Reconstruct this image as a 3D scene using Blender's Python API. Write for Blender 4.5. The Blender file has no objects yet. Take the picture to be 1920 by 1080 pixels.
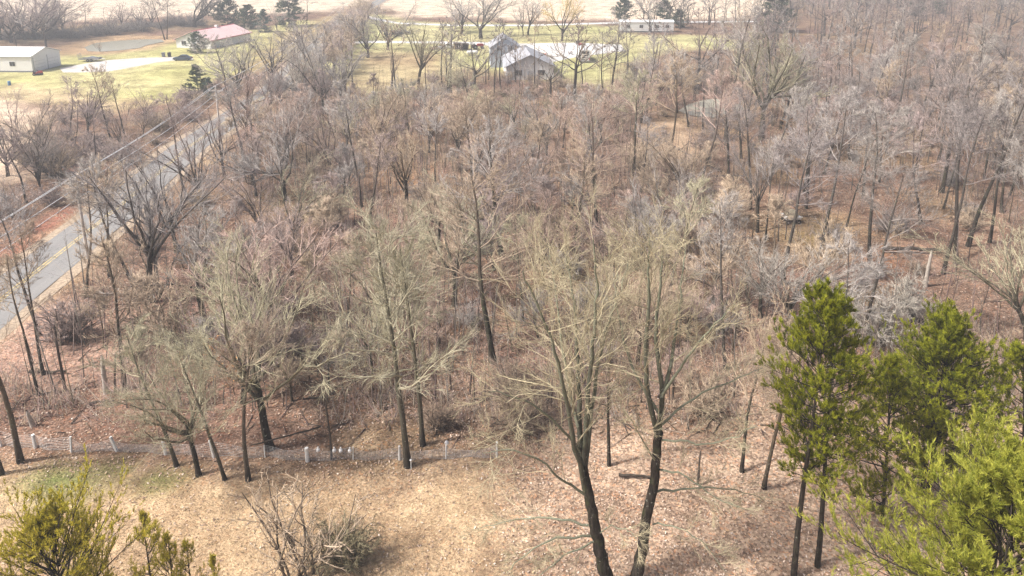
import bpy, math, random
import numpy as np
from mathutils import Vector, Matrix

random.seed(11)
sc = bpy.context.scene
COL = sc.collection
R = math.radians

# ------------------------------------------------------------------ camera, sky, sun, exposure
CAM_H, PITCH, F, CY = 29.0, R(13.0), 1280.0, 195.5     # CY: row of the lens axis (the picture is the lower part of a larger frame)
cam_d = bpy.data.cameras.new('camera'); cam_d.lens = 24.0; cam_d.sensor_width = 36.0
cam_d.clip_start = 0.5; cam_d.clip_end = 9000
cam = bpy.data.objects.new('camera', cam_d); COL.objects.link(cam)
cam.location = (0, 0, CAM_H); cam.rotation_euler = (R(90) - PITCH, 0, 0)
cam_d.shift_y = -(540 - CY) / 1920
sc.camera = cam

SUN_AZ, SUN_EL = R(-108), R(50)       # azimuth from +Y, negative to the left
world = bpy.data.worlds.new('World'); sc.world = world; world.use_nodes = True
wn = world.node_tree; bg = wn.nodes['Background']
sky = wn.nodes.new('ShaderNodeTexSky'); sky.sky_type = 'NISHITA'; sky.sun_disc = False
sky.sun_elevation = SUN_EL; sky.sun_rotation = SUN_AZ
sky.air_density = .7; sky.dust_density = 7.0; sky.ozone_density = 1.0
wn.links.new(sky.outputs[0], bg.inputs[0]); bg.inputs[1].default_value = 0.11

sun_d = bpy.data.lights.new('sun', 'SUN'); sun_d.energy = 3.7; sun_d.angle = R(4); sun_d.color = (1.0, 0.965, 0.92)
sun = bpy.data.objects.new('sun', sun_d); COL.objects.link(sun)
sdir = Vector((math.sin(SUN_AZ) * math.cos(SUN_EL), math.cos(SUN_AZ) * math.cos(SUN_EL), math.sin(SUN_EL)))
sun.rotation_euler = sdir.to_track_quat('Z', 'Y').to_euler(); sun.location = (-60, 60, 90)

sc.view_settings.view_transform = 'Standard'; sc.view_settings.look = 'None'
sc.view_settings.exposure = 0.62; sc.view_settings.gamma = 1.0
sc.render.engine = 'CYCLES'
sc.cycles.use_denoising = True; sc.cycles.denoiser = 'OPENIMAGEDENOISE'; sc.cycles.denoising_input_passes = 'RGB_ALBEDO_NORMAL'; sc.cycles.denoising_prefilter = 'NONE'
sc.cycles.max_bounces = 3; sc.cycles.diffuse_bounces = 1; sc.cycles.glossy_bounces = 2
sc.cycles.transmission_bounces = 3; sc.cycles.volume_bounces = 0; sc.cycles.transparent_max_bounces = 6
sc.cycles.sample_clamp_indirect = 4
sc.cycles.use_adaptive_sampling = True; sc.cycles.adaptive_threshold = .03; sc.cycles.adaptive_min_samples = 32
sc.render.filter_size = 1.1

# ------------------------------------------------------------------ layout helpers
SN, CN = math.sin(PITCH), math.cos(PITCH)
def undul(x, y):
    """gentle swells of the wood floor; level at the road and beyond the wood"""
    x = np.asarray(x, float); y = np.asarray(y, float)
    h = 0.22 * np.sin(x * .11 + 1.3) * np.cos(y * .09 + .4) + 0.16 * np.sin(x * .23 - y * .19) + .08 * np.sin(x * .51 + y * .47)
    m = np.clip((x - (-40)) / 10, 0, 1) * np.clip((140 - y) / 20, 0, 1) * np.clip((y - 30) / 12, 0, 1)
    return h * m
def G(px, py, z=0.0):
    """a place on level ground, read off the photograph"""
    u, v = (px - 960) / F, (py - CY) / F
    t = (CAM_H - z) / (SN + CN * v)
    return (u * t, (CN - SN * v) * t)
def G3(px, py):
    x, y = G(px, py); return (x, y, float(undul(x, y)))
def PXY(x, y, z=0.0):
    d = CN * y + SN * (CAM_H - z)
    return 960 + F * x / d, CY + F * ((CAM_H - z) * CN - y * SN) / d
def height_at(Y, py):
    v = (py - CY) / F
    return CAM_H - Y * (SN + CN * v) / (CN - SN * v)
def PL(px, py, Y):
    """point at distance Y seen at the pixel -> (x, z)"""
    u, v = (px - 960) / F, (py - CY) / F
    t = Y / (CN - SN * v)
    return u * t, CAM_H - (SN + CN * v) * t

# ------------------------------------------------------------------ object helpers
def new_obj(name, me, parent=None, loc=None):
    o = bpy.data.objects.new(name, me); COL.objects.link(o)
    if parent is not None: o.parent = parent
    if loc is not None: o.location = loc
    return o
def tag(o, label=None, cat=None, group=None, kind=None):
    if label: o['label'] = label
    if cat: o['category'] = cat
    if group: o['group'] = group
    if kind: o['kind'] = kind
    return o
def thing(name, label, cat, loc=(0, 0, 0), rz=0.0, group=None):
    o = bpy.data.objects.new(name, None); COL.objects.link(o); o.empty_display_size = .3
    o.location = loc; o.rotation_euler = (0, 0, rz)
    return tag(o, label, cat, group)
def np_mesh(name, V, T, mat=None, attrs=None, smooth=True):
    """triangle mesh from arrays; attrs: {name: per-vertex float or rgb}"""
    V = np.ascontiguousarray(V, np.float32); T = np.ascontiguousarray(T, np.int32)
    me = bpy.data.meshes.new(name)
    me.vertices.add(len(V)); me.vertices.foreach_set('co', V.ravel())
    me.loops.add(T.size); me.loops.foreach_set('vertex_index', T.ravel())
    me.polygons.add(len(T)); me.polygons.foreach_set('loop_start', np.arange(0, T.size, 3, dtype=np.int32))
    if attrs:
        for k, a in attrs.items():
            a = np.asarray(a, np.float32)
            if a.ndim == 1:
                at = me.attributes.new(k, 'FLOAT', 'POINT'); at.data.foreach_set('value', a)
            else:
                at = me.attributes.new(k, 'FLOAT_COLOR', 'POINT')
                c = np.ones((len(a), 4), np.float32); c[:, :3] = a; at.data.foreach_set('color', c.ravel())
    me.update(calc_edges=True)
    if not smooth: me.shade_flat()
    if mat: me.materials.append(mat)
    return me
class MB:
    """collects boxes, prisms and tubes into ONE mesh"""
    def __init__(s): s.v = []; s.f = []
    def add(s, v, f):
        o = len(s.v); s.v += [tuple(p) for p in v]; s.f += [tuple(i + o for i in q) for q in f]; return s
    def box(s, x0, x1, y0, y1, z0, z1):
        return s.add([(x0,y0,z0),(x1,y0,z0),(x1,y1,z0),(x0,y1,z0),(x0,y0,z1),(x1,y0,z1),(x1,y1,z1),(x0,y1,z1)],
                     [(0,3,2,1),(4,5,6,7),(0,1,5,4),(1,2,6,5),(2,3,7,6),(3,0,4,7)])
    def prism(s, prof, y0, y1):
        """profile in x,z extruded along y"""
        n = len(prof)
        v = [(x, y0, z) for x, z in prof] + [(x, y1, z) for x, z in prof]
        f = [tuple(range(n))[::-1], tuple(range(n, 2 * n))] + [(i, (i + 1) % n, n + (i + 1) % n, n + i) for i in range(n)]
        return s.add(v, f)
    def bar(s, a, b, r, n=6, r2=None):
        a = Vector(a); b = Vector(b); d = (b - a).normalized(); r2 = r if r2 is None else r2
        u = d.orthogonal().normalized(); w = d.cross(u)
        v = [a + (u * math.cos(k * 2 * math.pi / n) + w * math.sin(k * 2 * math.pi / n)) * r for k in range(n)]
        v += [b + (u * math.cos(k * 2 * math.pi / n) + w * math.sin(k * 2 * math.pi / n)) * r2 for k in range(n)]
        return s.add(v, [(k, (k + 1) % n, n + (k + 1) % n, n + k) for k in range(n)] + [tuple(range(n))[::-1], tuple(range(n, 2 * n))])
    def lathe(s, prof, c=(0, 0, 0), n=10, axis='z'):
        v = []
        for r, h in prof:
            for k in range(n):
                a = k * 2 * math.pi / n
                p = (r * math.cos(a), r * math.sin(a), h)
                if axis == 'x': p = (p[2], p[0], p[1])
                if axis == 'y': p = (p[0], p[2], p[1])
                v.append((p[0] + c[0], p[1] + c[1], p[2] + c[2]))
        f = [(j * n + k, j * n + (k + 1) % n, (j + 1) * n + (k + 1) % n, (j + 1) * n + k) for j in range(len(prof) - 1) for k in range(n)]
        f += [tuple(range(n))[::-1], tuple(range((len(prof) - 1) * n, len(prof) * n))]
        return s.add(v, f)
    def mesh(s, name, mat, smooth=False):
        me = bpy.data.meshes.new(name); me.from_pydata(s.v, [], s.f); me.update()
        if not smooth: me.shade_flat()
        me.materials.append(mat); return me
    def build(s, name, mat, parent=None, smooth=False, bevel=0):
        o = new_obj(name, s.mesh(name, mat, smooth), parent)
        if bevel:
            b = o.modifiers.new('bevel', 'BEVEL'); b.width = bevel; b.segments = 2; b.limit_method = 'ANGLE'
        return o

# ------------------------------------------------------------------ materials
def mat_new(name, rough=.9, spec=.2):
    m = bpy.data.materials.new(name); m.use_nodes = True
    b = m.node_tree.nodes['Principled BSDF']
    b.inputs['Roughness'].default_value = rough; b.inputs['Specular IOR Level'].default_value = spec
    return m, m.node_tree, b
def nd(nt, typ, **kw):
    n = nt.nodes.new(typ)
    for k, v in kw.items():
        if k.startswith('i_'): n.inputs[k[2:].replace('_', ' ')].default_value = v
        else: setattr(n, k, v)
    return n
def mixc(nt, a, b, fac, blend='MIX'):
    m = nt.nodes.new('ShaderNodeMix'); m.data_type = 'RGBA'; m.blend_type = blend
    for val, idx in ((fac, 0), (a, 6), (b, 7)):
        if hasattr(val, 'is_linked') or hasattr(val, 'links'): nt.links.new(val, m.inputs[idx])
        elif idx == 0: m.inputs[0].default_value = val
        else: m.inputs[idx].default_value = (*val, 1) if len(val) == 3 else val
    return m.outputs[2]
def mrange(nt, val, a, b, c=0., d=1.):
    m = nt.nodes.new('ShaderNodeMapRange'); nt.links.new(val, m.inputs[0])
    for i, q in enumerate((a, b, c, d)): m.inputs[1 + i].default_value = q
    return m.outputs[0]
def noise(nt, scale, detail=3, rough=.6, vec=None):
    n = nt.nodes.new('ShaderNodeTexNoise'); n.inputs['Scale'].default_value = scale
    n.inputs['Detail'].default_value = detail; n.inputs['Roughness'].default_value = rough
    if vec is not None: nt.links.new(vec, n.inputs['Vector'])
    return n.outputs['Fac']
def wpos(nt): return nt.nodes.new('ShaderNodeNewGeometry').outputs['Position']
def bump(nt, b, h, strength=.5, dist=.05):
    n = nt.nodes.new('ShaderNodeBump'); n.inputs['Strength'].default_value = strength; n.inputs['Distance'].default_value = dist
    nt.links.new(h, n.inputs['Height']); nt.links.new(n.outputs[0], b.inputs['Normal'])
def plain(name, col, rough=.8, var=.12, scale=3., spec=.2, metallic=0.):
    """plain paint, metal or plastic with a little weathering"""
    m, nt, b = mat_new(name, rough, spec); b.inputs['Metallic'].default_value = metallic
    tc = nt.nodes.new('ShaderNodeTexCoord')
    f = noise(nt, scale, 4, .65, tc.outputs['Object'])
    k = mrange(nt, f, .3, .7, 1 - var, 1 + var * .5)
    cc = nt.nodes.new('ShaderNodeCombineColor')
    for i in range(3): nt.links.new(k, cc.inputs[i])
    nt.links.new(mixc(nt, col, cc.outputs[0], 1.0, 'MULTIPLY'), b.inputs['Base Color'])
    return m

M = {}
def make_materials():
    # wood bark: dark, furrowed, pale lichen flecks; the tree's own tint on the thin wood
    m, nt, b = mat_new('bark', .95, .1)
    oi = nt.nodes.new('ShaderNodeObjectInfo'); tc = nt.nodes.new('ShaderNodeTexCoord')
    mp = nt.nodes.new('ShaderNodeMapping'); mp.inputs['Scale'].default_value = (1, 1, .22); nt.links.new(tc.outputs['Object'], mp.inputs[0])
    f = noise(nt, 9, 4, .7, mp.outputs[0]); g = noise(nt, 2.2, 3, .6, tc.outputs['Object']); s = noise(nt, 7, 2, .5, tc.outputs['Object'])
    c = mixc(nt, (.018, .015, .012), (.075, .062, .05), mrange(nt, f, .36, .68))
    c = mixc(nt, c, (.10, .12, .05), mrange(nt, g, .52, .72, 0, .45))
    c = mixc(nt, c, (.42, .43, .37), mrange(nt, s, .66, .72, 0, .6))
    at = nt.nodes.new('ShaderNodeAttribute'); at.attribute_name = 'r'
    c = mixc(nt, mixc(nt, oi.outputs['Color'], c, .68), c, mrange(nt, at.outputs['Fac'], .04, .15))
    nt.links.new(c, b.inputs['Base Color']); bump(nt, b, f, .6, .04); M['bark'] = m
    # twigs
    m, nt, b = mat_new('twig', .85, .25)
    oi = nt.nodes.new('ShaderNodeObjectInfo'); tc = nt.nodes.new('ShaderNodeTexCoord')
    at = nt.nodes.new('ShaderNodeAttribute'); at.attribute_name = 'r'
    at2 = nt.nodes.new('ShaderNodeAttribute'); at2.attribute_name = 'rnd'
    k = mrange(nt, at2.outputs['Fac'], 0, 1, .5, 1.45)
    cc = nt.nodes.new('ShaderNodeCombineColor')
    for i in range(3): nt.links.new(k, cc.inputs[i])
    tw = mixc(nt, oi.outputs['Color'], cc.outputs[0], 1.0, 'MULTIPLY')
    c = mixc(nt, tw, (.06, .05, .04), mrange(nt, at.outputs['Fac'], .026, .08, 0, .9))
    nt.links.new(c, b.inputs['Base Color']); M['twig'] = m
    # pine needles
    def needles(name, lo, hi, tip):
        m, nt, b = mat_new(name, .55, .3)
        at2 = nt.nodes.new('ShaderNodeAttribute'); at2.attribute_name = 'rnd'
        at = nt.nodes.new('ShaderNodeAttribute'); at.attribute_name = 'r'
        oi = nt.nodes.new('ShaderNodeObjectInfo')
        c = mixc(nt, lo, hi, at2.outputs['Fac'])
        c = mixc(nt, c, tip, mrange(nt, at.outputs['Fac'], .55, 1, 0, .7))
        nt.links.new(c, b.inputs['Base Color'])
        tr = nt.nodes.new('ShaderNodeBsdfTranslucent'); nt.links.new(c, tr.inputs[0])
        ms = nt.nodes.new('ShaderNodeMixShader'); ms.inputs[0].default_value = .42
        nt.links.new(b.outputs[0], ms.inputs[1]); nt.links.new(tr.outputs[0], ms.inputs[2])
        nt.links.new(ms.outputs[0], nt.nodes['Material Output'].inputs[0]); M[name] = m
    needles('needles_deep', (.08, .11, .012), (.50, .51, .035), (.72, .64, .07))
    needles('needles_light', (.26, .30, .04), (.60, .59, .10), (.74, .67, .12))
    needles('needles_yellow', (.36, .33, .035), (.72, .61, .08), (.80, .66, .09))
    needles('needles_blue', (.07, .12, .10), (.15, .22, .18), (.22, .28, .22))
    needles('needles_dark', (.06, .09, .05), (.14, .18, .10), (.20, .23, .13))
    # ground: per-vertex colour of the cover, broken up by leaves, clumps and stains
    m, nt, b = mat_new('ground', .97, .05)
    p = wpos(nt)
    at = nt.nodes.new('ShaderNodeAttribute'); at.attribute_name = 'col'
    af = nt.nodes.new('ShaderNodeAttribute'); af.attribute_name = 'leafy'
    vo = nt.nodes.new('ShaderNodeTexVoronoi'); vo.inputs['Scale'].default_value = 8.5; nt.links.new(p, vo.inputs['Vector'])
    ws = nt.nodes.new('ShaderNodeTexNoise'); ws.inputs['Scale'].default_value = 5; nt.links.new(p, ws.inputs['Vector'])
    sep = nt.nodes.new('ShaderNodeSeparateColor'); nt.links.new(vo.outputs['Color'], sep.inputs[0])
    leaf = mixc(nt, (.38, .33, .30), (1.6, 1.57, 1.52), mrange(nt, sep.outputs[0], .1, .95))
    leaf = mixc(nt, leaf, (1.7, 1.1, .75), mrange(nt, sep.outputs[1], .86, .9, 0, .6))
    n1 = noise(nt, 1.1, 4, .65, p); n2 = noise(nt, .16, 3, .6, p); n3 = noise(nt, 8, 4, .75, p)
    grs = mixc(nt, (.45, .40, .35), (1.5, 1.5, 1.45), mrange(nt, n3, .32, .68))
    fine = mixc(nt, grs, leaf, af.outputs['Fac'])
    c = mixc(nt, at.outputs['Color'], fine, .85, 'MULTIPLY')
    clump = mixc(nt, (.6, .56, .54), (1.25, 1.24, 1.2), mrange(nt, n1, .3, .7))
    c = mixc(nt, c, clump, .75, 'MULTIPLY')
    c = mixc(nt, c, mixc(nt, (.58, .53, .50), (1.22, 1.2, 1.16), mrange(nt, n2, .34, .64)), .85, 'MULTIPLY')
    nt.links.new(c, b.inputs['Base Color'])
    hgt = nt.nodes.new('ShaderNodeMath'); hgt.operation = 'ADD'; nt.links.new(n3, hgt.inputs[0]); nt.links.new(sep.outputs[2], hgt.inputs[1])
    bump(nt, b, hgt.outputs[0], .8, .08); M['ground'] = m
    # small litter, blades, per-vertex colour
    m, nt, b = mat_new('litter', .9, .15)
    at = nt.nodes.new('ShaderNodeAttribute'); at.attribute_name = 'col'
    nt.links.new(at.outputs['Color'], b.inputs['Base Color']); M['litter'] = m
    # asphalt
    m, nt, b = mat_new('asphalt', .95, .1)
    p = wpos(nt); f = noise(nt, 25, 3, .7, p)
    mp = nt.nodes.new('ShaderNodeMapping'); mp.inputs['Scale'].default_value = (1.1, .07, 1); nt.links.new(p, mp.inputs[0])
    g = noise(nt, 1.2, 4, .65, mp.outputs[0])
    c = mixc(nt, (.215, .21, .205), (.28, .275, .27), mrange(nt, f, .3, .7))
    c = mixc(nt, c, (.30, .295, .285), mrange(nt, g, .45, .7, 0, .6))
    vo = nt.nodes.new('ShaderNodeTexVoronoi'); vo.feature = 'DISTANCE_TO_EDGE'; vo.inputs['Scale'].default_value = .33; 
    wv = nt.nodes.new('ShaderNodeTexNoise'); wv.inputs['Scale'].default_value = .8; nt.links.new(p, wv.inputs['Vector'])
    mv = nt.nodes.new('ShaderNodeVectorMath'); mv.operation = 'MULTIPLY_ADD'; nt.links.new(wv.outputs['Color'], mv.inputs[0]); mv.inputs[1].default_value = (2.2, 2.2, 0); nt.links.new(p, mv.inputs[2])
    nt.links.new(mv.outputs[0], vo.inputs['Vector'])
    c = mixc(nt, (.17, .17, .17), c, mrange(nt, vo.outputs['Distance'], .003, .01))
    nt.links.new(c, b.inputs['Base Color']); bump(nt, b, f, .3, .01); M['asphalt'] = m
    def sheet(name, a, c2, sc_, rough=.95):
        m, nt, b = mat_new(name, rough, .1); p = wpos(nt)
        f = noise(nt, sc_, 4, .65, p); g = noise(nt, .22, 3, .6, p)
        c = mixc(nt, mixc(nt, a, c2, mrange(nt, f, .35, .65)), tuple(q * .62 for q in a), mrange(nt, g, .5, .75, 0, .6))
        nt.links.new(c, b.inputs['Base Color']); bump(nt, b, f, .4, .03); M[name] = m
    sheet('gravel', (.50, .47, .43), (.64, .61, .57), 1.2)
    sheet('gravel_pale', (.54, .53, .51), (.72, .71, .69), 1.0)
    sheet('shoulder', (.28, .22, .17), (.50, .40, .29), 3)
    sheet('mud', (.34, .26, .20), (.50, .40, .31), 1.5)
    m, nt, b = mat_new('line_paint', .8, .2); p = wpos(nt)
    c = mixc(nt, (.30, .28, .23), (.66, .50, .20), mrange(nt, noise(nt, 3, 4, .7, p), .38, .6)); nt.links.new(c, b.inputs['Base Color']); M['line_paint'] = m
    # pond water: muddy, with sky glint lightened into its colour
    m, nt, b = mat_new('pond_water', .06, .5); p = wpos(nt)
    nt.links.new(mixc(nt, (.34, .33, .26), (.42, .41, .33), noise(nt, .35, 3, .6, p)), b.inputs['Base Color'])
    b.inputs['IOR'].default_value = 1.33; bump(nt, b, noise(nt, 1.6, 3, .6, p), .12, .04); M['pond_water'] = m
    # painted goods
    M['white_metal'] = plain('white_metal', (.80, .80, .79), .45, .06, .6, .4)
    M['white_siding'] = plain('white_siding', (.80, .80, .80), .7, .08, 1.)
    M['red_roof'] = plain('red_roof', (.80, .58, .56), .4, .12, .5, .5)  # red metal, sun glare put into the colour as pale pink
    M['red_trim'] = plain('red_trim', (.55, .10, .12), .5)
    M['grey_roof'] = plain('grey_roof', (.38, .39, .42), .9, .2, 1.5)
    M['blue_grey'] = plain('blue_grey', (.40, .44, .50), .8, .1)
    M['glass'] = plain('glass', (.03, .035, .04), .08, .05, 1, .6)
    M['car_blue'] = plain('car_blue', (.045, .075, .12), .25, .05, 1, .6)
    M['car_dark'] = plain('car_dark', (.05, .055, .06), .3, .05, 1, .6)
    M['rubber'] = plain('rubber', (.02, .02, .02), .9)
    M['steel'] = plain('steel', (.45, .45, .46), .4, .15, 3, .5, .6)
    M['dark'] = plain('dark', (.03, .03, .032), .7)
    M['grey_plastic'] = plain('grey_plastic', (.20, .21, .23), .6)
    M['red_paint'] = plain('red_paint', (.42, .06, .05), .5, .2)
    M['blue_paint'] = plain('blue_paint', (.12, .27, .52), .6)
    M['orange_paint'] = plain('orange_paint', (.60, .28, .10), .6)
    M['pole_wood'] = plain('pole_wood', (.58, .54, .50), .95, .25, 2.)
    M['pole_white'] = plain('pole_white', (.78, .77, .74), .8, .1)
    M['wire'] = plain('wire', (.82, .82, .82), .5, .05, 1, .5)  # bright backlit look put into the wire colour
    M['post_white'] = plain('post_white', (.82, .82, .79), .85, .2, 5.)
    M['fence_wire'] = plain('fence_wire', (.55, .52, .49), .5, .15, 3, .4)
    M['snag_wood'] = plain('snag_wood', (.50, .45, .39), .95, .3, 3.)
    M['log_wood'] = plain('log_wood', (.085, .068, .055), .98, .5, 4.)
    M['tan_tarp'] = plain('tan_tarp', (.46, .40, .29), .9, .25, 2.)
    M['wood_new'] = plain('wood_new', (.50, .38, .26), .9, .2, 3.)
make_materials()

# ------------------------------------------------------------------ the ground and its cover
ROAD = [(-37.5, -30), (-39.5, 10)] + [G(*p) for p in ((-150, 690), (10, 555), (215, 395), (355, 275), (510, 170))] + [(-58.5, 205), G(640, 40), (-72, 368), (-80, 520), (-100, 900)]
RX, RY = np.array([p[0] for p in ROAD]), np.array([p[1] for p in ROAD])
def road_x(y): return np.interp(y, RY, RX)
def poly_sd(x, y, P):
    """signed distance to polygon, negative inside"""
    P = np.array(P); n = len(P); d2 = np.full(x.shape, 1e18); ins = np.zeros(x.shape, bool)
    for i in range(n):
        ax, ay = P[i]; bx, by = P[(i + 1) % n]
        ex, ey = bx - ax, by - ay
        t = np.clip(((x - ax) * ex + (y - ay) * ey) / (ex * ex + ey * ey + 1e-9), 0, 1)
        d2 = np.minimum(d2, (x - ax - t * ex) ** 2 + (y - ay - t * ey) ** 2)
        c = (ay > y) != (by > y)
        ins ^= c & (x < (bx - ax) * (y - ay) / (by - ay + 1e-12) + ax)
    return np.where(ins, -1, 1) * np.sqrt(d2)
def vnoise(x, y, s, seed=0):
    """cheap smooth value noise"""
    x = np.asarray(x) / s; y = np.asarray(y) / s
    xi = np.floor(x).astype(np.int64); yi = np.floor(y).astype(np.int64); fx = x - xi; fy = y - yi
    fx = fx * fx * (3 - 2 * fx); fy = fy * fy * (3 - 2 * fy)
    def h(a, b):
        n = (a * 374761393 + b * 668265263 + seed * 974711) & 0x7fffffff
        n = ((n ^ (n >> 13)) * 1274126177) & 0x7fffffff
        return (n & 0xffff) / 65535.
    return (h(xi, yi) * (1 - fx) + h(xi + 1, yi) * fx) * (1 - fy) + (h(xi, yi + 1) * (1 - fx) + h(xi + 1, yi + 1) * fx) * fy
def PG(*pts): return [G(*p) for p in pts]

POND_L = PG((158, 88), (178, 80), (215, 76), (262, 73), (302, 73), (308, 77), (275, 84), (262, 89), (222, 94), (185, 96), (165, 95))
POND_R = PG((1272, 206), (1290, 195), (1312, 188), (1336, 184), (1362, 186), (1388, 194), (1396, 203), (1380, 211), (1352, 214), (1338, 219), (1312, 217), (1288, 213))
DRIVE_L = PG((112, 128), (150, 121), (200, 113), (265, 108.5), (330, 107), (362, 107), (362, 113), (322, 114), (290, 118), (250, 126), (205, 134), (150, 136), (118, 136))
LOT = PG((955, 82), (1080, 80), (1165, 84), (1172, 96), (1110, 103), (1075, 108), (1040, 116), (1010, 112), (960, 104))
COVERS = [  # (polygon, colour, softness m, leafy)
    ('clearing', PG((-300, 1400), (-200, 900), (-60, 872), (330, 884), (520, 876), (740, 880), (900, 872), (960, 930), (960, 1080), (1000, 1400)), (.58, .45, .31), 2.2, .25),
    ('grass_patch', PG((45, 905), (100, 874), (185, 878), (170, 915), (90, 940)), (.13, .22, .04), 1.4, .1),
    ('grass_patch_b', PG((195, 885), (225, 862), (250, 868), (240, 890)), (.16, .24, .05), .7, .1),
    ('grass_patch_c', PG((270, 905), (300, 880), (345, 885), (335, 905), (290, 920)), (.17, .24, .055), .8, .1),
    ('field_left', PG((-500, 345), (-300, 345), (20, 330), (60, 255), (95, 215), (60, 190), (-60, 175), (-500, 170)), (.72, .61, .50), 4., .1),
    ('lawn_left', PG((-700, 215), (-200, 190), (0, 172), (90, 196), (200, 205), (330, 190), (430, 150), (500, 125), (560, 90), (640, 42), (560, 38), (440, 62), (330, 78), (260, 92), (130, 100), (-100, 150), (-700, 170)), (.46, .48, .21), 3., .05),
    ('lawn_left_bare', PG((0, 172), (90, 198), (210, 208), (290, 190), (200, 180), (100, 172), (30, 160)), (.60, .48, .33), 4., .05),
    ('lawn_mid', PG((560, 125), (600, 60), (690, 24), (770, 40), (1000, 46), (1170, 48), (1200, 66), (1370, 66), (1400, 90), (1260, 95), (1180, 120), (1140, 165), (1060, 150), (880, 130), (780, 165), (700, 170), (640, 150)), (.45, .47, .24), 4., .05),
    ('lawn_mid_tan', PG((640, 150), (690, 100), (800, 95), (860, 130), (780, 168), (700, 172)), (.40, .31, .20), 4., .1),
    ('field_far', PG((700, 6), (760, 30), (1000, 38), (1380, 36), (1460, 20), (1460, -60), (700, -60)), (.80, .70, .58), 6., .05),  # pale straw, whitened further in the colour for distant haze
    ('field_far_left', PG((-300, 20), (120, 40), (330, 30), (620, 22), (700, 2), (700, -60), (-300, -60)), (.76, .67, .56), 6., .05),  # haze whitening put into this straw colour too
    ('berm_brush', PG((-100, 95), (60, 84), (150, 64), (350, 56), (420, 44), (350, 46), (150, 52), (0, 74)), (.30, .24, .16), 4., .2),
    ('pond_rim', PG((100, 94), (150, 80), (200, 68), (320, 66), (330, 76), (280, 92), (220, 102), (150, 104)), (.46, .34, .22), 3., .1),
    ('roadside_far', PG((430, 160), (520, 120), (600, 75), (690, 26), (640, 24), (540, 60), (470, 100)), (.46, .38, .22), 4., .1),
    ('path', PG((1210, 236), (1262, 222), (1300, 250), (1322, 285), (1290, 312), (1252, 300), (1228, 265)), (.45, .35, .26), 2., .4),
    ('orange_floor', PG((722, 322), (760, 300), (815, 305), (810, 345), (760, 365), (728, 352)), (.48, .32, .20), 2.5, .5),
    ('olive_floor', PG((1480, 440), (1530, 412), (1570, 420), (1560, 445), (1500, 470)), (.34, .27, .13), 2.5, .4),
    ('olive_floor_b', PG((1540, 560), (1580, 540), (1640, 545), (1620, 575), (1560, 580)), (.34, .27, .13), 2.5, .4),
    ('red_floor', PG((0, 480), (70, 430), (130, 385), (150, 400), (90, 450), (20, 510)), (.36, .17, .13), 2., .6),
    ('red_floor_b', PG((285, 640), (330, 540), (390, 500), (480, 520), (470, 580), (380, 620), (330, 650)), (.25, .16, .14), 4., .7),
    ('red_floor_c', PG((1620, 455), (1680, 420), (1780, 410), (1860, 430), (1830, 500), (1700, 520), (1640, 500)), (.32, .225, .18), 4., .7),
    ('orange_litter', PG((1625, 505), (1660, 470), (1690, 480), (1670, 510)), (.42, .235, .14), 1.5, .7),
    ('red_floor_d', PG((-20, 830), (30, 700), (250, 690), (470, 630), (530, 690), (560, 830), (300, 848)), (.27, .18, .145), 3., .7),  # red leaf floor, the shade there darkened into its colour
    ('pale_floor', PG((40, 610), (120, 570), (240, 640), (250, 700), (120, 690), (30, 680)), (.56, .40, .34), 3., .6),
]
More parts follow.
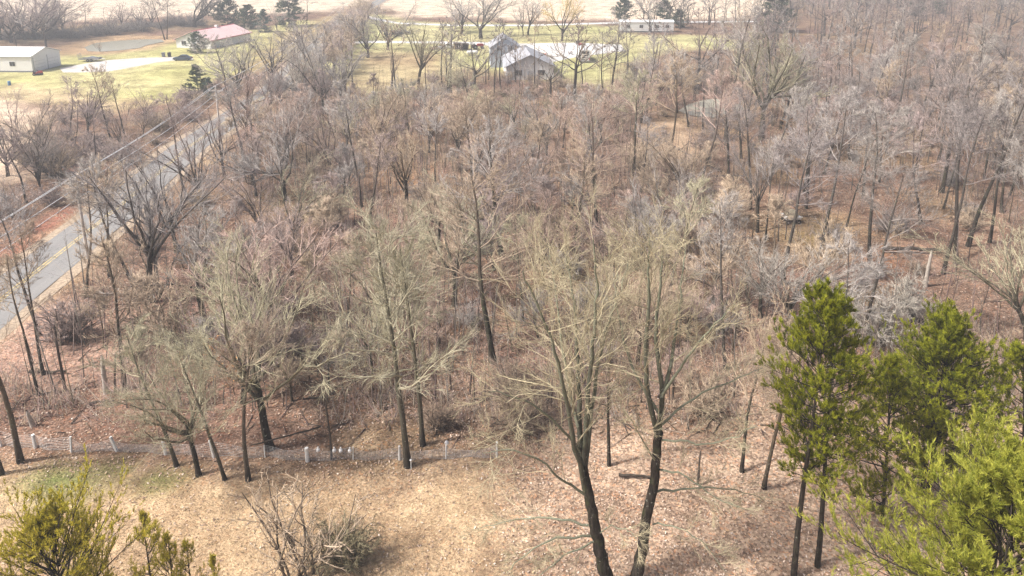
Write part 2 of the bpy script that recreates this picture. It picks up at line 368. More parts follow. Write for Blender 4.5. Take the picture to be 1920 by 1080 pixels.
def build_ground():
    ys = [-90.]
    while ys[-1] < 2600: ys.append(ys[-1] + max(.8, abs(ys[-1] - 10) * .011 if ys[-1] > 0 else 6))
    xs = [0.]
    while xs[-1] < 2200: xs.append(xs[-1] + (.95 if xs[-1] < 62 else max(.95, (xs[-1] - 52) * .08)))
    xs = np.array([-a for a in xs[:0:-1]] + xs); ys = np.array(ys)
    X, Y = np.meshgrid(xs, ys); nx, ny = len(xs), len(ys)
    x, y = X.ravel(), Y.ravel()
    wob = (vnoise(x, y, 3.1, 1) - .5) * 2 + (vnoise(x, y, 9., 2) - .5) * 3
    # leaf litter of the wood, redder here, tanner there
    k = np.clip(vnoise(x, y, 22, 3) * 1.2 - .1, 0, 1)[:, None]
    col = np.array([.255, .19, .14]) * (1 - k) + np.array([.225, .16, .13]) * k
    k2 = np.clip((vnoise(x, y, 7, 4) - .62) * 5, 0, 1)[:, None] * .6
    col = col * (1 - k2) + np.array([.30, .235, .15]) * k2
    k3 = np.clip((vnoise(x, y, 11, 7) - .66) * 5, 0, 1)[:, None] * .6
    col = col * (1 - k3) + np.array([.26, .17, .15]) * k3
    leafy = np.full(x.shape, .8)
    near = np.clip((44 - y) / 10, 0, 1)[:, None] * np.clip((x + 6) / 8, 0, 1)[:, None]      # litter under the big trees, sunlight put into a paler colour
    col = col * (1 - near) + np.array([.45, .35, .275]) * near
    for nm, P, c, soft, lf in COVERS:
        sd = poly_sd(x, y, P) + wob * soft * .5
        w = np.clip(.5 - sd / (2 * soft), 0, 1)
        if nm.startswith('grass_patch'): w = w * (.7 + .3 * vnoise(x, y, .9, 5))
        if nm.startswith('lawn'):
            g = vnoise(x, y, 16, 8)[:, None]
            cc = np.array(c) * (1 - g * .6) + np.array((.64, .60, .38)) * g * .6
        else: cc = np.array(c)
        col = col * (1 - w[:, None]) + cc * w[:, None]; leafy = leafy * (1 - w) + lf * w
    rd = np.abs(x - road_x(y))                      # straw verge
    w = np.clip((5.6 + wob * .8 - rd) / 2., 0, 1) * (y < 700)
    col = col * (1 - w[:, None]) + np.array([.40, .31, .22]) * w[:, None]; leafy = leafy * (1 - w * .8)
    far = np.clip((y - 520) / 200, 0, 1)[:, None]; pat = (vnoise(x, y, 260, 9) > .5)[:, None]
    col = col * (1 - far) + np.where(pat, np.array([.55, .46, .34]), np.array([.26, .24, .17])) * far
    z = undul(x, y)
    for P, dep in ((POND_L, .45), (POND_R, .45)):
        z = z - dep * np.clip(.5 - poly_sd(x, y, P) / 3., 0, 1)
    sdb = poly_sd(x, y, COVERS[11][1]); z = z + 1.6 * np.clip(.5 - sdb / 8., 0, 1)
    i = (np.arange(ny - 1)[:, None] * nx + np.arange(nx - 1)[None, :]).ravel()
    T = np.concatenate([np.stack([i, i + 1, i + nx + 1], 1), np.stack([i, i + nx + 1, i + nx], 1)])
    me = np_mesh('ground', np.stack([x, y, z], 1), T, M['ground'], {'col': col, 'leafy': leafy})
    tag(new_obj('ground', me), kind='structure')
build_ground()

def strip(name, y0, y1, off0, off1, z, mat, parent=None, step=4., jit=0.):
    """a strip along the road between two offsets from its centre line"""
    yy = np.arange(y0, y1 + step, step); a = road_x(yy)
    d = np.gradient(a, yy); nrm = np.stack([np.ones_like(d), -d], 1) / np.sqrt(1 + d * d)[:, None]
    e0 = off0 + (vnoise(yy, yy * 0, 5, 12) - .5) * jit; e1 = off1 + (vnoise(yy, yy * 0 + 50, 5, 13) - .5) * jit
    c = np.stack([a, yy], 1); L = c + nrm * e0[:, None]; Rr = c + nrm * e1[:, None]; n = len(yy)
    V = np.zeros((2 * n, 3)); V[:n, :2] = L; V[n:, :2] = Rr; V[:, 2] = z
    i = np.arange(n - 1)
    T = np.concatenate([np.stack([i, i + n, i + n + 1], 1), np.stack([i, i + n + 1, i + 1], 1)])
    return new_obj(name, np_mesh(name, V, T, mat), parent)
road = tag(strip('road', -30, 900, -2.75, 2.75, .05, M['asphalt'], jit=.25), kind='structure')
strip('shoulder', -30, 900, -3.9, -2.65, .03, M['shoulder'], road, jit=.7)
strip('shoulder', -30, 900, 2.65, 3.9, .03, M['shoulder'], road, jit=.7)
strip('yellow_line', -30, 500, -.24, -.09, .058, M['line_paint'], road)
strip('yellow_line', -30, 500, .09, .24, .058, M['line_paint'], road)
def sheet_obj(name, P, z, mat, parent=None):
    mb = MB(); mb.add([(x, y, z) for x, y in P], [tuple(range(len(P)))])
    return tag(mb.build(name, mat, parent), kind=None if parent else 'structure')
sheet_obj('pond_water', POND_L, -.12, M['pond_water'])
sheet_obj('pond_water', POND_R, -.12, M['pond_water'])
sheet_obj('driveway', DRIVE_L, .02, M['gravel'])
sheet_obj('gravel_yard', LOT, .02, M['gravel_pale'])
sheet_obj('farm_lane', PG((640, 79), (700, 76.5), (820, 77.5), (900, 79), (960, 83), (960, 90), (900, 84), (820, 81.5), (700, 80.5), (640, 83)), .024, M['gravel_pale'])
sheet_obj('far_road', PG((690, 30), (745, 42), (850, 46), (1000, 46), (1165, 41), (1300, 40), (1420, 39), (1420, 41.5), (1300, 42.5), (1165, 44), (1000, 49), (850, 49), (745, 45), (680, 33)), .024, M['gravel_pale'])

# ------------------------------------------------------------------ growing wood
def unit(a): return a / (np.linalg.norm(a, axis=-1, keepdims=True) + 1e-9)
def grow(rng, P0, D, L, R0, R1, K, wob, trop):
    """N branches as polylines of K segments"""
    N = len(P0); pts = np.empty((N, K + 1, 3)); pts[:, 0] = P0; d = unit(D); seg = (L / K)[:, None]
    for k in range(K):
        d = d + rng.normal(0, wob, (N, 3)); d[:, 2] += trop; d = unit(d)
        pts[:, k + 1] = pts[:, k] + d * seg
    t = np.linspace(0, 1, K + 1)[None, :]
    return pts, np.asarray(R0)[:, None] * (1 - t) + np.asarray(R1)[:, None] * t
def sprout(rng, pts, rad, n, t0, t1, a0, a1, lr, rr, rmin, taper=.5, up=0.):
    """n children on every branch of a level"""
    N, K1, _ = pts.shape; K = K1 - 1
    pi = np.repeat(np.arange(N), n)
    t = t0 + (t1 - t0) * (np.tile(np.arange(n), N) + rng.random(N * n)) / n
    f = t * K; k = np.minimum(f.astype(int), K - 1); w = (f - k)[:, None]
    A, B = pts[pi, k], pts[pi, k + 1]
    P = A * (1 - w) + B * w; tan = unit(B - A)
    r = rad[pi, k] * (1 - w[:, 0]) + rad[pi, k + 1] * w[:, 0]
    q = rng.normal(0, 1, (len(P), 3)); q[:, 2] += up; q = unit(q - (q * tan).sum(1, keepdims=True) * tan)
    a = np.radians(rng.uniform(a0, a1, len(P)))[:, None]
    D = tan * np.cos(a) + q * np.sin(a)
    Lp = np.linalg.norm(np.diff(pts, axis=1), axis=2).sum(1)[pi]
    L = Lp * lr * (1 - taper * (t - t0) / max(t1 - t0, 1e-6)) * rng.uniform(.65, 1.25, len(P))
    return P, D, L, np.maximum(r * rr, rmin)
class Wood:
    def __init__(s): s.V = []; s.T = []; s.r = []; s.q = []; s.n = 0
    def _push(s, V, T, r, q):
        s.V.append(V); s.T.append(T + s.n); s.r.append(r); s.q.append(q); s.n += len(V)
    def tubes(s, rng, pts, rad, S):
        N, K1, _ = pts.shape
        tan = np.empty_like(pts); tan[:, 1:-1] = pts[:, 2:] - pts[:, :-2]; tan[:, 0] = pts[:, 1] - pts[:, 0]; tan[:, -1] = pts[:, -1] - pts[:, -2]
        tan = unit(tan); ref = np.zeros((N, 3)); al = np.abs(unit(pts[:, -1] - pts[:, 0])); ref[np.arange(N), al.argmin(1)] = 1
        U = unit(np.cross(tan, ref[:, None, :])); W = np.cross(tan, U)
        a = np.arange(S) * 2 * math.pi / S
        V = pts[:, :, None, :] + rad[:, :, None, None] * (np.cos(a)[None, None, :, None] * U[:, :, None, :] + np.sin(a)[None, None, :, None] * W[:, :, None, :])
        n, k, c = np.meshgrid(np.arange(N), np.arange(K1 - 1), np.arange(S), indexing='ij')
        b = n * K1 * S + k * S; A = b + c; B = b + (c + 1) % S
        T = np.concatenate([np.stack([A, B, B + S], -1).reshape(-1, 3), np.stack([A, B + S, A + S], -1).reshape(-1, 3)])
        s._push(V.reshape(-1, 3), T, np.repeat(rad.ravel(), S), np.repeat(rng.random(N), K1 * S))
    def spikes(s, rng, P, D, L, r, bend=.12, simple=False):
        """twigs: a bent three-sided spike, or a straight one for wood seen from afar"""
        N = len(P); d = unit(D)
        if simple:
            d = unit(d + np.array([0, 0, bend])); ref = np.where(np.abs(d[:, 2:3]) > .8, np.array([[1., 0, 0]]), np.array([[0, 0, 1.]]))
            U = unit(np.cross(d, ref)); W = np.cross(d, U); V = np.empty((N, 4, 3))
            for i, a in enumerate((0, 2.0944, 4.18879)): V[:, i] = P + (math.cos(a) * U + math.sin(a) * W) * r[:, None]
            V[:, 3] = P + d * L[:, None]; b = np.arange(N)[:, None] * 4
            T = np.concatenate([b + np.array(f)[None, :] for f in ((0, 1, 3), (1, 2, 3), (2, 0, 3))])
            s._push(V.reshape(-1, 3), T, np.repeat(r, 4), np.repeat(rng.random(N), 4)); return
        mid = P + d * (L * .5)[:, None]
        d2 = unit(d + rng.normal(0, bend, (N, 3)) + np.array([0, 0, bend])); tip = mid + d2 * (L * .5)[:, None]
        ref = np.where(np.abs(d[:, 2:3]) > .8, np.array([[1., 0, 0]]), np.array([[0, 0, 1.]]))
        U = unit(np.cross(d, ref)); W = np.cross(d, U); V = np.empty((N, 7, 3))
        for i, a in enumerate((0, 2.0944, 4.18879)):
            o = (math.cos(a) * U + math.sin(a) * W)
            V[:, i] = P + o * r[:, None]; V[:, 3 + i] = mid + o * r[:, None] * .72
        V[:, 6] = tip; b = np.arange(N)[:, None] * 7
        fs = [(0, 1, 4), (0, 4, 3), (1, 2, 5), (1, 5, 4), (2, 0, 3), (2, 3, 5), (3, 4, 6), (4, 5, 6), (5, 3, 6)]
        T = np.concatenate([b + np.array(f)[None, :] for f in fs])
        s._push(V.reshape(-1, 3), T, np.repeat(r, 7), np.repeat(rng.random(N), 7))
    def needles(s, rng, P, D, L, w):
        """flat needles, one thin triangle each"""
        N = len(P); d = unit(D); U = unit(np.cross(d, rng.normal(0, 1, (N, 3))))
        V = np.empty((N, 3, 3)); V[:, 0] = P - U * w; V[:, 1] = P + U * w; V[:, 2] = P + d * L[:, None]
        T = np.arange(N * 3).reshape(N, 3)
        r = np.tile(np.array([0., 0., 1.]), N)
        return V.reshape(-1, 3), T, r
    def arrays(s): return np.concatenate(s.V), np.concatenate(s.T), np.concatenate(s.r), np.concatenate(s.q)
    def mesh(s, name, mat, smooth=True):
        V, T, r, q = s.arrays(); return np_mesh(name, V, T, mat, {'r': r, 'rnd': q}, smooth)

KINDS = {  # L0 trunk share, r0 girth share, limbs n/angle/length/where, then n2..n4, lengths and twig counts
    'vase':   dict(L0=.28, r0=.015, n1=8, a1=(12, 46), l1=2.1, t1=(.5, 1.), n2=9, a2=(18, 46), l2=.42, n3=8, l3=.55, n4=7, l4=.62, trop=.035, lead=0),
    'round':  dict(L0=.32, r0=.016, n1=11, a1=(14, 62), l1=1.65, t1=(.68, 1.), n2=9, a2=(16, 46), l2=.44, n3=8, l3=.55, n4=7, l4=.62, trop=.045, lead=0),
    'tall':   dict(L0=.84, r0=.012, n1=22, a1=(36, 70), l1=.38, t1=(.36, .98), n2=7, a2=(18, 45), l2=.5, n3=6, l3=.56, n4=7, l4=.62, trop=.06, lead=1),
    'slim':   dict(L0=.86, r0=.010, n1=15, a1=(28, 62), l1=.28, t1=(.56, .98), n2=7, a2=(18, 45), l2=.52, n3=6, l3=.56, n4=7, l4=.62, trop=.06, lead=1),
    'multi':  dict(L0=.05, r0=.020, n1=7, a1=(8, 32), l1=17., t1=(.3, 1.), n2=10, a2=(14, 40), l2=.34, n3=8, l3=.52, n4=7, l4=.6, trop=.025, lead=0),
    'willow': dict(L0=.20, r0=.028, n1=7, a1=(16, 58), l1=3.6, t1=(.6, 1.), n2=9, a2=(20, 48), l2=.42, n3=7, l3=.52, n4=7, l4=.6, trop=.03, lead=0),
}
def gen_tree(seed, kind, H=15., dens=1., thick=1., lod=0, limb_paths=None, fine=False):
    """returns trunk and crown of a bare tree standing at the origin"""
    rng = np.random.default_rng(seed); k = KINDS[kind]; tr, cr = Wood(), Wood()
    if limb_paths is None:
        L0 = H * k['L0']; r0 = H * k['r0'] * rng.uniform(.85, 1.15)
        p0, q0 = grow(rng, np.zeros((1, 3)) - [[0, 0, .3]], np.array([[rng.normal(0, .05), rng.normal(0, .05), 1.]]), np.array([L0 + .3]), [r0], [r0 * (.22 if k['lead'] else .72)], 8 if k['lead'] else 5, .045, .02)
        q0[:, 0] *= 1.35
        n1 = k['n1'] if not lod else max(4, int(k['n1'] * .6))
        P, D, L, r = sprout(rng, p0, q0, n1, *k['t1'], *k['a1'], k['l1'], .5 if k['lead'] else .6, .02, .55 if k['lead'] else .15)
        p1, q1 = grow(rng, P, D, L, r, r * .22, 6, .15, k['trop'])
        tr.tubes(rng, p0, q0, 8 if not lod else 5)
        (cr if k['lead'] else tr).tubes(rng, p1, q1, 5 if not lod else 3)
        main = [(p1, q1)]
        if not k['lead'] : pass
    else:
        main = []
        for i, (pp, ra, rb) in enumerate(limb_paths):
            pts = np.array(pp)[None]; t = np.linspace(0, 1, len(pp))[None]
            # refine with a smooth curve
            tt = np.linspace(0, len(pp) - 1, 4 * (len(pp) - 1) + 1)
            sm = np.stack([np.interp(tt, np.arange(len(pp)), pts[0, :, c]) for c in range(3)], 1)
            for _ in range(3): sm[1:-1] = .5 * sm[1:-1] + .25 * (sm[:-2] + sm[2:])
            sm[1:-1] += rng.normal(0, .035, sm[1:-1].shape)
            q = np.linspace(ra, rb, len(sm))
            if i == 0: q[:4] *= np.array([1.3, 1.18, 1.08, 1.02])
            tr.tubes(rng, sm[None], q[None], 9)
            if i > 0: main.append((sm[None], q[None]))
    n2 = max(3, int(k['n2'] * (1 if not lod else .55))); n3 = max(2, int(k['n3'] * dens * (1 if not lod else .5))); n4 = max(2, int(k['n4'] * dens * (1 if not lod else .36)))
    for p1, q1 in main:
        if limb_paths is not None: n2 = max(6, int(np.linalg.norm(np.diff(p1[0], axis=0), axis=1).sum() * 1.6))
        P, D, L, r = sprout(rng, p1, q1, n2, .2, 1., k['a2'][0], k['a2'][1] + (14 if limb_paths is not None else 0), k['l2'], .36 if (fine or limb_paths is not None) else .5, .012, .55)
        if limb_paths is not None: L = np.minimum(L, 3.0)
        p2, q2 = grow(rng, P, D, L, r, r * .3, 5 if limb_paths is not None else 3, .19, k['trop'])
        cr.tubes(rng, p2, q2, 4 if not lod else 3)
        P, D, L, r = sprout(rng, p2, q2, n3, .12, 1., 12, 40, k['l3'], .5, .0085 * thick, .5)
        p3, q3 = grow(rng, P, D, L, r, r * .45, 1 if lod else 3 if limb_paths is not None else 2, .18, k['trop'])
        if not lod: cr.tubes(rng, p3, q3, 3)
        else: cr.spikes(rng, P, D, L, r * 1.5, .1, True)
        P, D, L, r = sprout(rng, p3, q3, n4, .08, 1., 8, 36, k['l4'], .6, .0055 * thick, .35)
        L = np.clip(L, .4, 1.7) * (1 if not lod else 1.4)
        cr.spikes(rng, P, D, L, r, .2 if fine else .16, limb_paths is None and not fine)
    return tr, cr
def scale_to(tr, cr, H):
    zmax = max(float(a[:, 2].max()) for a in cr.V); s = H / zmax
    for w in (tr, cr):
        w.V = [a * s for a in w.V]
    return s
PROTO = {}
def proto(key, seed, kind, H, **kw):
    tr, cr = gen_tree(seed, kind, H, **kw); scale_to(tr, cr, H)
    PROTO.setdefault(key, []).append((tr.mesh('trunk', M['bark']), cr.mesh('crown', M['twig']), H))
for i in range(3): proto('vase', 100 + i, 'vase', 15., dens=.86, thick=1.7)
for i in range(3): proto('round', 200 + i, 'round', 12., dens=.86, thick=1.7)
for i in range(3): proto('tall', 300 + i, 'tall', 17., dens=.86, thick=1.7)
for i in range(3): proto('slim', 400 + i, 'slim', 17., dens=.9, thick=1.7)
for i in range(2): proto('multi', 500 + i, 'multi', 13., dens=.9, thick=1.7)
for i, kd in enumerate(('round', 'tall', 'slim')):
    proto(kd + '_near', 650 + i, kd, 12., dens=.95, thick=.9, fine=True)
for i in range(3): proto('willow', 600 + i, 'willow', 16., dens=1.3, thick=3.2)

TINT = {'mauve': (.40, .315, .285), 'grey': (.40, .36, .33), 'tan': (.49, .38, .275), 'lichen': (.46, .42, .29), 'pink': (.47, .345, .285),
        'pale': (.44, .395, .335), 'brown': (.32, .24, .18), 'yellow': (.62, .46, .20), 'dim': (.27, .235, .215), 'straw': (.49, .425, .28), 'olive': (.30, .26, .16)}
def put_tree(kind, loc, H, label, group, tint='mauve', lean=(0, 0), wide=1., var=None, name='bare_tree', rz=None):
    ps = PROTO[kind]; tm, cm, h0 = ps[random.randrange(len(ps)) if var is None else var % len(ps)]
    o = thing(name, label, 'tree' if name == 'bare_tree' else 'sapling', loc, 0, group)
    s = H / h0; o.scale = (s * wide, s * wide, s)
    o.rotation_euler = (lean[1], lean[0], random.uniform(0, 6.28) if rz is None else rz)
    o.rotation_mode = 'XYZ'
    if lean != (0, 0):
        o.rotation_mode = 'QUATERNION'
        o.rotation_quaternion = (Matrix.Rotation(lean[0], 3, 'Y') @ Matrix.Rotation(-lean[1], 3, 'X') @ Matrix.Rotation(random.uniform(0, 6.28) if rz is None else rz, 3, 'Z')).to_quaternion()
    c = TINT[tint]; j = [random.uniform(.88, 1.12) for _ in range(2)]
    cc = (c[0] * j[0], c[1] * j[0], c[2] * j[0] * j[1] ** .3, 1)
    for nm, me in (('trunk', tm), ('crown', cm)):
        q = new_obj(nm, me, o); q.color = cc
    return o

# ------------------------------------------------------------------ the two big trees in front
def path3(Y0, pts, dy=0., bow=0.):
    out = []; n = len(pts)
    for i, (px, py) in enumerate(pts):
        t = i / max(1, n - 1); Y = Y0 + dy * t + bow * math.sin(math.pi * t)
        x, z = PL(px, py, Y); out.append((x, Y, z))
    return out
def hero(label, seed, Y0, trunk, limbs, tint, r0):
    base = path3(Y0, trunk); bx, by, bz = base[0][0], Y0, 0.
    P = [([(x - bx, y - by, z) for x, y, z in base], r0, r0 * .66)]; limbs = [(p, d, a * .66, b * .7) for p, d, a, b in limbs]
    for pts, dy, ra, rb in limbs:
        pts = [(px, 600 - (600 - py) * .7 if py < 600 else py) for px, py in pts]
        st = path3(Y0, pts, dy); P.append(([(x - bx, y - by, z) for x, y, z in st], ra, rb))
    tr, cr = gen_tree(seed, 'vase', 20, dens=1.15, thick=.85, limb_paths=P)
    o = thing('bare_tree', label, 'tree', (bx, by, 0))
    for nm, w, mt in (('trunk', tr, M['bark']), ('crown', cr, M['twig'])):
        q = new_obj(nm, w.mesh(nm, mt), o); q.color = (*TINT[tint], 1) if nm == 'crown' else (.62, .66, .46, 1)
hero('big many-stemmed bare tree with mossy trunk tilting away from its forked neighbour', 21, 25.8,
     [(1142, 1110), (1128, 1045), (1116, 990), (1103, 930), (1093, 868)],
     [([(1105, 940), (1078, 840), (1060, 740), (1042, 660), (1008, 560), (980, 470)], -2.5, .20, .03),
      ([(1092, 880), (1084, 780), (1086, 680), (1080, 600), (1072, 500), (1058, 400)], 1.2, .22, .03),
      ([(1094, 875), (1101, 780), (1107, 690), (1116, 600), (1122, 500), (1112, 385)], -.8, .20, .03),
      ([(1098, 870), (1110, 760), (1122, 680), (1142, 600), (1165, 520), (1178, 440)], 2.5, .17, .025),
      ([(1084, 800), (1060, 700), (1048, 600), (1040, 500), (1030, 420)], 3., .12, .02),
      ([(1090, 850), (1040, 790), (980, 745), (915, 735)], -2.2, .10, .02),
      ([(1105, 935), (1060, 905), (1010, 860), (950, 840), (905, 850)], -1.5, .10, .02),
      ([(1108, 1005), (1040, 1010), (985, 1035), (950, 1075)], -1.6, .085, .02),
      ([(1113, 985), (1030, 970), (955, 975), (895, 992)], .8, .085, .02),
      ([(1120, 1015), (1080, 1030), (1035, 1055), (1000, 1095)], -2., .07, .02),
      ([(1118, 1000), (1150, 985), (1180, 995), (1195, 1015)], -1.8, .05, .015)], 'straw', .31)
hero('big bare tree with dark trunk forking into tall upright stems, beside the many-stemmed one', 22, 26.1,
     [(1188, 1112), (1200, 1050), (1213, 975), (1226, 890), (1236, 810)],
     [([(1234, 830), (1216, 745), (1210, 640), (1218, 540), (1214, 450), (1218, 380)], -.8, .20, .025),
      ([(1236, 815), (1244, 725), (1231, 650), (1232, 560), (1242, 450), (1246, 385)], 1.0, .20, .025),
      ([(1241, 745), (1262, 670), (1274, 560), (1280, 460), (1286, 395)], 2.5, .14, .02),
      ([(1242, 740), (1290, 670), (1330, 620), (1378, 558)], -1.8, .10, .02),
      ([(1238, 780), (1190, 700), (1160, 610), (1150, 520), (1160, 450)], 2.8, .11, .02),
      ([(1236, 800), (1300, 740), (1370, 715), (1430, 690)], 1.5, .09, .02),
      ([(1236, 825), (1290, 830), (1350, 835), (1420, 800)], -1.8, .08, .02),
      ([(1231, 922), (1290, 915), (1360, 912), (1430, 936)], .6, .085, .02),
      ([(1234, 880), (1285, 888), (1340, 935), (1395, 955)], -1.5, .07, .02),
      ([(1224, 983), (1270, 985), (1330, 1025), (1370, 1085)], -1.4, .06, .015),
      ([(1233, 870), (1190, 800), (1170, 770)], -2., .06, .02)], 'straw', .28)

